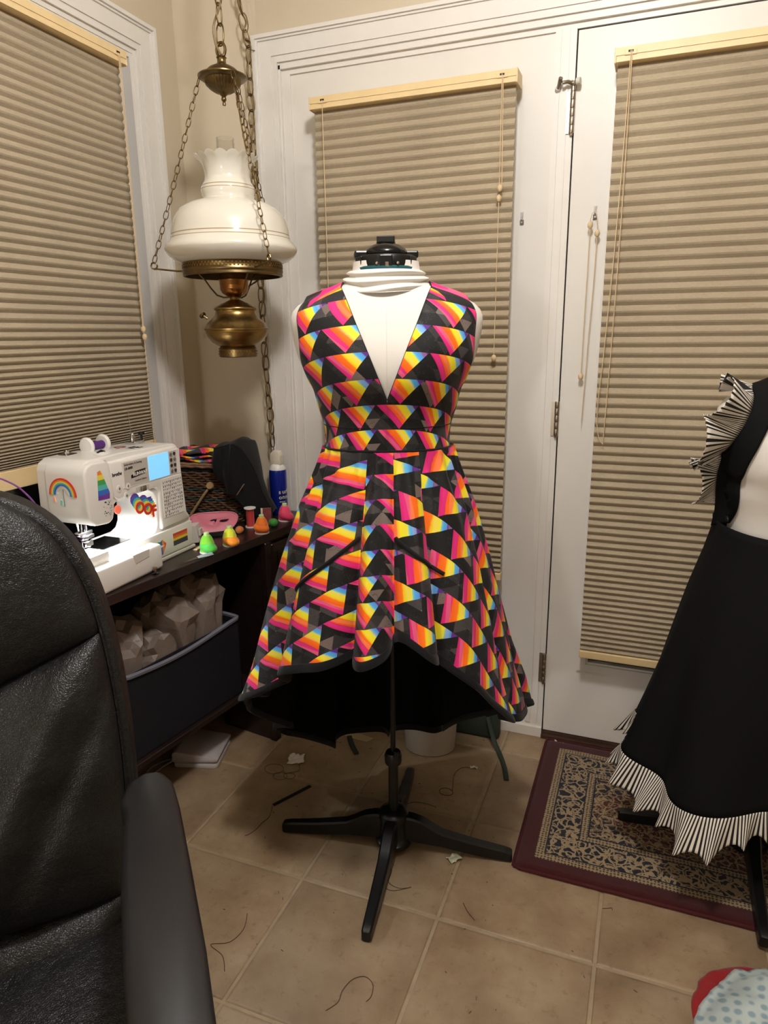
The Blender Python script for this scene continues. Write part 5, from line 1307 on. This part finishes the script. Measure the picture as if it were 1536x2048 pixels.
# seat
def seat(u, t):
    a = 2*PI*u; r = math.sin(PI/2*min(1, t*1.0)); c_, s_ = math.cos(a), math.sin(a); e = .38
    x = .255*sgnpow(c_, e)*r**.6; y = .245*sgnpow(s_, e)*r**.6-.04; z = .455-.055*t**5+.012*math.sin(x*9)*math.cos(y*7)-(.04 if t > .98 else 0)
    return (Vector((x, y, z)),)
bb = B(); v, f, uv = grid(64, 22, lambda u, t: seat(u, .02+.98*t), True); bb.add(v, f)
v2, f2, _ = grid(64, 5, lambda u, t: (Vector((seat(u, 1)[0].x*(1-.08*t), (seat(u, 1)[0].y+.04)*(1-.08*t)-.04, .36-.04*t)),), True); bb.add(v2, f2)
bb.f.append(tuple(range(0, 64)))
bb.build('seat', M_LEATH, chair, True, 60)
# arms: padded loop
for sx in (-1, 1):
    cx = .262*sx
    outl_ = [(-.018, .205), (.0, .220), (.020, .214), (.030, .185), (.0325, .13), (.033, .03), (.033, -.10), (.030, -.20), (.020, -.235), (0, -.245), (-.020, -.235), (-.030, -.20), (-.0325, -.10), (-.031, .03), (-.027, .10), (-.024, .135), (-.0285, .165)]
    pts = [(cx+sx*x*1.19, y-.112) for x, y in outl_]
    arm = B().prism(pts, .662, .698, 'z', bevel=.009, seg=3).build('armrest', M_ARM, chair, True, 60)
    B().tube(smooth_path([(cx, -.26, .668), (cx, -.28, .58), (cx-.01*sx, -.22, .46), (cx-.03*sx, -.10, .38), (cx-.03*sx, .02, .38), (cx-.01*sx, .07, .46), (cx, .03, .668)], 8), .019, 10, flat=.9).build('arm_support', M_ARM, chair, True)
B().lathe([(0, .10), (.03, .10), (.03, .24), (.018, .245), (.018, .34), (.09, .345), (.09, .36), (0, .36)], 24).build('gas_column', M_BLKPL, chair, True, 40)
for k in range(5):
    a = 2*PI*k/5+.35; R = Matrix.Rotation(a, 4, 'Z')
    lg = B().tube([R @ Vector((.02, 0, .115)), R @ Vector((.16, 0, .10)), R @ Vector((.29, 0, .075))], lambda t: .026-.009*t, 10, flat=.8).build('base_leg', M_BLKPL, chair, True)
    B().lathe([(0, -.02), (.024, -.02), (.027, -.014), (.027, .014), (.024, .02), (0, .02)], 18, R @ Matrix.Translation((.29, 0, .027)) @ Matrix.Rotation(PI/2, 4, 'X')).tube([R @ Vector((.29, 0, .03)), R @ Vector((.285, 0, .075))], .008, 8).build('caster', M_BLKPL, lg, True, 40)
# ---------------------------------------------------------------- rug
def rug_mat():
    m = bpy.data.materials.new('persian_rug_pile'); m.use_nodes = True; t = NT(m); b_ = t.n['Principled BSDF']
    co = t.coord('Object'); x, y, _ = t.sep(co)
    RWX, RWY = .46, .295     # half sizes
    ex = t.m('SUBTRACT', RWX, t.m('ABSOLUTE', x)); ey = t.m('SUBTRACT', RWY, t.m('ABSOLUTE', y)); e = t.m('MINIMUM', ex, ey)
    BEI, NAV, MAR, TAN, GRY = S(160, 138, 106), S(24, 27, 38), S(66, 19, 21), S(126, 98, 64), S(104, 98, 86)
    wob = t.new('ShaderNodeVectorMath', operation='ADD'); t.put(wob.inputs[0], co)
    nz = t.noise(co, 38, 2, .5, out=1); sc_ = t.new('ShaderNodeVectorMath', operation='SCALE'); t.put(sc_.inputs[0], nz); sc_.inputs[3].default_value = .02; t.put(wob.inputs[1], sc_.outputs[0])
    W = wob.outputs[0]
    v1 = t.vor(W, 44, 'DISTANCE_TO_EDGE'); v2 = t.vor(W, 21); v3 = t.vor(W, 74)
    vine = t.m('LESS_THAN', v1, .085)
    ros = t.m('SINE', t.m('MULTIPLY', v2, 26.0))
    dots = t.m('LESS_THAN', v3, .26)
    # main border: navy ground, beige vines and rosettes
    bor = t.mix(vine, NAV, BEI); bor = t.mix(t.m('GREATER_THAN', ros, .55), bor, BEI); bor = t.mix(t.m('MULTIPLY', t.m('LESS_THAN', v3, .2), .8), bor, TAN)
    bor = t.mix(t.m('LESS_THAN', t.vor(W, 105), .2), bor, NAV)
    # field: maroon lozenge on beige, same scrolls
    lz = t.m('ADD', t.m('MULTIPLY', t.m('ABSOLUTE', x), 2.6), t.m('MULTIPLY', t.m('ABSOLUTE', y), 4.2))
    infield = t.m('LESS_THAN', t.m('ADD', lz, t.m('MULTIPLY', ros, .05)), .86)
    fieldg = t.mix(infield, NAV, S(78, 24, 24))
    fld = t.mix(vine, fieldg, BEI); fld = t.mix(t.m('GREATER_THAN', ros, .7), fld, TAN); fld = t.mix(t.m('MULTIPLY', t.m('LESS_THAN', v3, .22), .85), fld, BEI)
    fld = t.mix(t.m('LESS_THAN', t.vor(W, 64), .22), fld, NAV)
    guard = t.mix(t.m('LESS_THAN', t.vor(co, 120, rnd=.25), .34), BEI, S(70, 58, 44))
    ln = lambda a, b2: t.m('MULTIPLY', t.m('GREATER_THAN', e, a), t.m('LESS_THAN', e, b2))
    c_ = t.mix(t.m('GREATER_THAN', e, .045), MAR, guard)
    c_ = t.mix(t.m('GREATER_THAN', e, .066), c_, NAV); c_ = t.mix(t.m('GREATER_THAN', e, .070), c_, bor)
    c_ = t.mix(t.m('GREATER_THAN', e, .142), c_, NAV); c_ = t.mix(t.m('GREATER_THAN', e, .145), c_, guard); c_ = t.mix(t.m('GREATER_THAN', e, .163), c_, NAV); c_ = t.mix(t.m('GREATER_THAN', e, .167), c_, fld)
    n = t.noise(co, 700, 2, .7)
    hv = t.new('ShaderNodeHueSaturation'); t.put(hv.inputs['Color'], c_); t.put(hv.inputs['Value'], t.m('MULTIPLY_ADD', n, .7, .6))
    t.put(b_.inputs['Base Color'], hv.outputs[0]); b_.inputs['Roughness'].default_value = .95; b_.inputs['Sheen Weight'].default_value = .2; b_.inputs['Specular IOR Level'].default_value = .1
    t.put(b_.inputs['Normal'], t.bump(n, .8, .002)); return m
rug = thing('persian_rug', 'small maroon-edged beige and navy oriental rug before the hinged door', 'rug', (.232, 1.744, .0))
def rg(u, t):
    x = -.46+.92*u; y = -.295+.59*t; e = min(.46-abs(x), .295-abs(y)); return (Vector((x, y, .0095-.006*math.exp(-e/.004)+.0008*math.sin(30*x)*math.cos(25*y))),)
v, f, uv = grid(90, 60, rg); bb = B().add(v, f)
bb.box(-.459, .459, -.294, .294, .0005, .004); bb.build('pile', rug_mat(), rug, True, 60)
ring = resample(rrect(.461, .296, .008), 140); B().tube([(q.x, q.y, .0052+.0006*math.sin(i*2.1)) for i, q in enumerate(ring)], .0045, 6, closed=True).build('bound_edge', mat('maroon_binding', S(70, 18, 20), .9, bump=(500, .6)), rug, True)
# ---------------------------------------------------------------- things on the floor
tb = thing('waste_bin', 'white oval plastic waste bin behind the dress form', 'bin', (-.575, 1.880, 0), math.radians(15))
b = B().lathe([(0, .0), (.074, .0), (.079, .004), (.094, .235), (.099, .24), (.099, .246), (.092, .246), (.076, .008), (0, .006)], 44, Matrix.Diagonal((1, .8, 1, 1))); b.build('bin_shell', mat('white_bin_plastic', S(206, 200, 194), .4), tb, True, 50)
gb = thing('green_tote', 'dark green canvas tote with straps on the floor by the door', 'bag', (-.60, 2.0, 0))
M_GRN = mat('dark_green_canvas', S(46, 58, 48), .8, bump=(300, .4))
B().bbox(-.17, .225, -.02, .022, .0, .17, .014, 3).build('tote_body', M_GRN, gb, True, 60)
def ribbon(name, pts, w_, m, parent):
    pts = smooth_path(pts, 8); v = []; f = []
    for i, p in enumerate(pts):
        t_ = (pts[min(i+1, len(pts)-1)]-pts[max(i-1, 0)]).normalized(); s_ = t_.cross(Vector((0, 0, 1))); s_ = s_.normalized() if s_.length > .05 else Vector((1, 0, 0))
        v += [p-s_*w_/2, p+s_*w_/2]
    for i in range(len(pts)-1): f.append((2*i, 2*i+1, 2*i+3, 2*i+2))
    o = mesh_obj(name, v, f, m, parent, smooth=True); md = o.modifiers.new('t', 'SOLIDIFY'); md.thickness = .0015; md.offset = 1; return o
ribbon('strap', [(-.235, -.025, .10), (-.255, -.055, .055), (-.262, -.11, .004), (-.225, -.185, .002), (-.178, -.245, .002)], .016, M_GRN, gb)
ribbon('strap', [(-.185, -.025, .14), (-.19, -.045, .06), (-.18, -.07, .02), (-.165, -.08, .004)], .014, M_GRN, gb)
ribbon('strap', [(.19, -.03, .09), (.215, -.055, .03), (.250, -.105, .003), (.275, -.165, .002), (.290, -.215, .002)], .015, M_GRN, gb)
def scrap(label, cx, cy, s_, m, seed, asp=1.0, h=.010, rot=0, cat='scrap', name='paper_scrap'):
    random.seed(seed)
    def fn(u, t):
        x, y = (u-.5)*s_, (t-.5)*s_*asp
        x += .18*s_*noise.noise(Vector((u*2, t*2, seed))); y += .18*s_*noise.noise(Vector((u*2, t*2, seed+9)))
        return (Vector((x, y, .0015+h*abs(noise.noise(Vector((u*2.6, t*2.6, seed*1.7)))))),)
    v, f, uv = grid(14, 14, fn); o = mesh_obj(name, v, f, m, None, smooth=True); md = o.modifiers.new('t', 'SOLIDIFY'); md.thickness = .0008; md.offset = 1
    o.location = (cx, cy, 0); o.rotation_euler = (0, 0, rot); tag(o, label, cat); return o
M_PAPER = mat('white_scrap', S(220, 216, 208), .8, bump=(60, .3))
scrap('crumpled white paper scrap on the tile between desk and stand', -.945, 1.665, .050, M_PAPER, 3, .9, .012, .3)
scrap('white fabric scrap with lime edge beside the stand leg', -.372, 1.428, .034, mat('white_lime_scrap', S(206, 206, 176), .8, vary=(60, .3)), 5, .7, .012, .9)
scrap('tiny white paper square beside the green strap', -.918, 1.834, .012, M_PAPER, 8, 1.0, .002, 0)
scrap('small twisted white scrap on the tile behind the stand', -.415, 1.812, .022, M_PAPER, 12, .35, .008, .2)
scrap('white paper corner poking out behind the rug', -.185, 2.030, .045, M_PAPER, 15, .30, .012, -.1)
o = B().prism([(-.055, -.012), (.055, -.022), (.072, .006), (-.035, .024)], .0005, .002, 'z').build('card_strip', mat('tan_card', S(176, 158, 124), .8), None); o.location = (-.83, 1.85, 0); o.rotation_euler = (0, 0, .0); tag(o, 'tan card strip on the floor below the dress hem', 'card')
o = B().bbox(-.064, .064, -.0055, .0055, .0005, .003, .0008, 1).build('ribbon_offcut', M_BLACKCOT, None); o.location = (-.873, 1.507, 0); o.rotation_euler = (0, 0, math.atan2(.118, .062)); tag(o, 'short black ribbon strip lying on the floor tile', 'ribbon')
M_THR = mat('brown_thread', S(78, 58, 44), .8)
def thread(label, pts, x=0, y=0):
    o = B().tube(smooth_path([(p[0]-pts[0][0], p[1]-pts[0][1], .0012) for p in pts], 6), .00075, 5).build('thread_strand', M_THR, None, True); o.location = (pts[0][0], pts[0][1], 0); tag(o, label, 'thread')
def ringp(cx, cy, r, n=10, a0=0, k=1.0): return [(cx+r*math.cos(a0+2*PI*k*i/n), cy+r*.8*math.sin(a0+2*PI*k*i/n)) for i in range(n+1)]
thread('looped brown thread tangle beside the white paper scrap', ringp(-.985, 1.60, .03)+ringp(-.95, 1.575, .022, 8, 1)+ringp(-.925, 1.585, .018, 8, 2)+[(-.91, 1.62), (-.935, 1.66)])
thread('long brown thread trailing from the black ribbon', [(-.904, 1.448), (-.893, 1.42), (-.889, 1.40), (-.895, 1.375), (-.897, 1.35), (-.905, 1.326), (-.912, 1.318)])
thread('curled brown thread with a ring, behind the stand', [(-.42, 1.812), (-.45, 1.80), (-.462, 1.76), (-.45, 1.70)]+ringp(-.463, 1.675, .02, 10, .8))
thread('arched brown thread on the tile nearest the chair arm', [(-.50, .95), (-.485, .975), (-.487, 1.00), (-.478, 1.03), (-.457, 1.045), (-.435, 1.035), (-.428, 1.01), (-.433, .995)])
thread('brown thread curving towards the chair arm', [(-.77, 1.10), (-.755, 1.06), (-.765, 1.02), (-.80, 1.0), (-.76, .985), (-.735, .955)])
thread('short brown thread on the tile in front of the stand', [(-.315, 1.30), (-.30, 1.28), (-.279, 1.262)])
thread('faint brown thread across the tile behind the stand', [(-.555, 1.58), (-.535, 1.60), (-.50, 1.605), (-.47, 1.60)])
thread('small hooked thread on the grout below the rug', [(-.012, 1.395), (.0, 1.40), (.008, 1.404), (.009, 1.398)])
thread('bent brown thread under the front stand leg', [(-.52, 1.40), (-.525, 1.36), (-.505, 1.335), (-.50, 1.30), (-.47, 1.29), (-.445, 1.302), (-.48, 1.278), (-.505, 1.28)])
# heap of garments at the near right
M_RED = mat('red_velvet', S(150, 20, 26), .8, sheen=.15, bump=(120, .4))
def dots_mat():
    m = bpy.data.materials.new('pale_blue_dotted_cotton'); m.use_nodes = True; t = NT(m); b_ = t.n['Principled BSDF']
    uv = t.new('ShaderNodeUVMap'); uv.uv_map = 'UVMap'
    d = t.vor(uv.outputs[0], 50, rnd=.3); t.put(b_.inputs['Base Color'], t.mix(t.ramp(d, [(.22, (1, 1, 1, 1)), (.40, (0, 0, 0, 1))]), S(190, 204, 202), S(138, 162, 174))); b_.inputs['Roughness'].default_value = .8
    t.put(b_.inputs['Normal'], t.bump(t.noise(uv.outputs[0], 30, 3, .5), .3, .004)); return m
from mathutils.bvhtree import BVHTree
def heap(name, label, m, cx, cy, rx, ry, h, seed, cat, under=None):
    bt = None
    if under: bt = BVHTree.FromPolygons([under.location+q.co for q in under.data.vertices], [tuple(p.vertices) for p in under.data.polygons])
    def fn(u, t):
        a = 2*PI*u; r = t*(1+.16*noise.noise(Vector((math.cos(a)*1.2, math.sin(a)*1.2, seed)))+.05*noise.noise(Vector((math.cos(a)*5, math.sin(a)*5, seed)))); x, y = rx*r*math.cos(a), ry*r*math.sin(a)
        z = h*(1-t**2.4)*(1+.35*noise.noise(Vector((x*9, y*9, seed*3))))+.016*math.sin(9*a+6*t+2*math.sin(3*a))*t*(1-t)*3+.010*noise.noise(Vector((x*28, y*28, seed)))*(1-t)+.004
        if bt:      # drape over the garment beneath
            for ox, oy in ((0, 0), (.008, 0), (-.008, 0), (0, .008), (0, -.008)):
                hit = bt.ray_cast(Vector((cx+x+ox, cy+y+oy, 1)), Vector((0, 0, -1)))
                if hit[0]: z = max(z, hit[0].z+.0055)
        return (Vector((x, y, max(.004, z))), (x*1.0, y*1.0+z*.6))
    v, f, uv = grid(80, 26, fn, True); o = mesh_obj(name, v, f, m, None, uvs=uv, smooth=True); md = o.modifiers.new('t', 'SOLIDIFY'); md.thickness = .003; md.offset = 1
    o.location = (cx, cy, 0); tag(o, label, cat); return o
redg = heap('red_garment', 'crumpled red velvet garment under the pale blue dotted cloth', M_RED, .345, 1.215, .178, .138, .024, 4, 'garment')
heap('dotted_cloth', 'pale blue cloth with grey-blue dots heaped on the red garment', dots_mat(), .375, 1.160, .210, .170, .105, 9, 'fabric', redg)

random.seed(21); b = B()
for k in range(70):
    x, y = random.uniform(-.95, .35), random.uniform(1.0, 1.98); a = random.random()*6; L = random.uniform(.001, .004)
    if x > -.26 and y > 1.42: continue
    b.box(-L, L, -.0006, .0006, .0002, .0012, Matrix.Translation((x, y, 0)) @ Matrix.Rotation(a, 4, 'Z'))
o = b.build('lint_specks', M_THR, None); tag(o, 'tiny dark lint and thread specks scattered over the floor tiles', 'lint', kind='stuff')
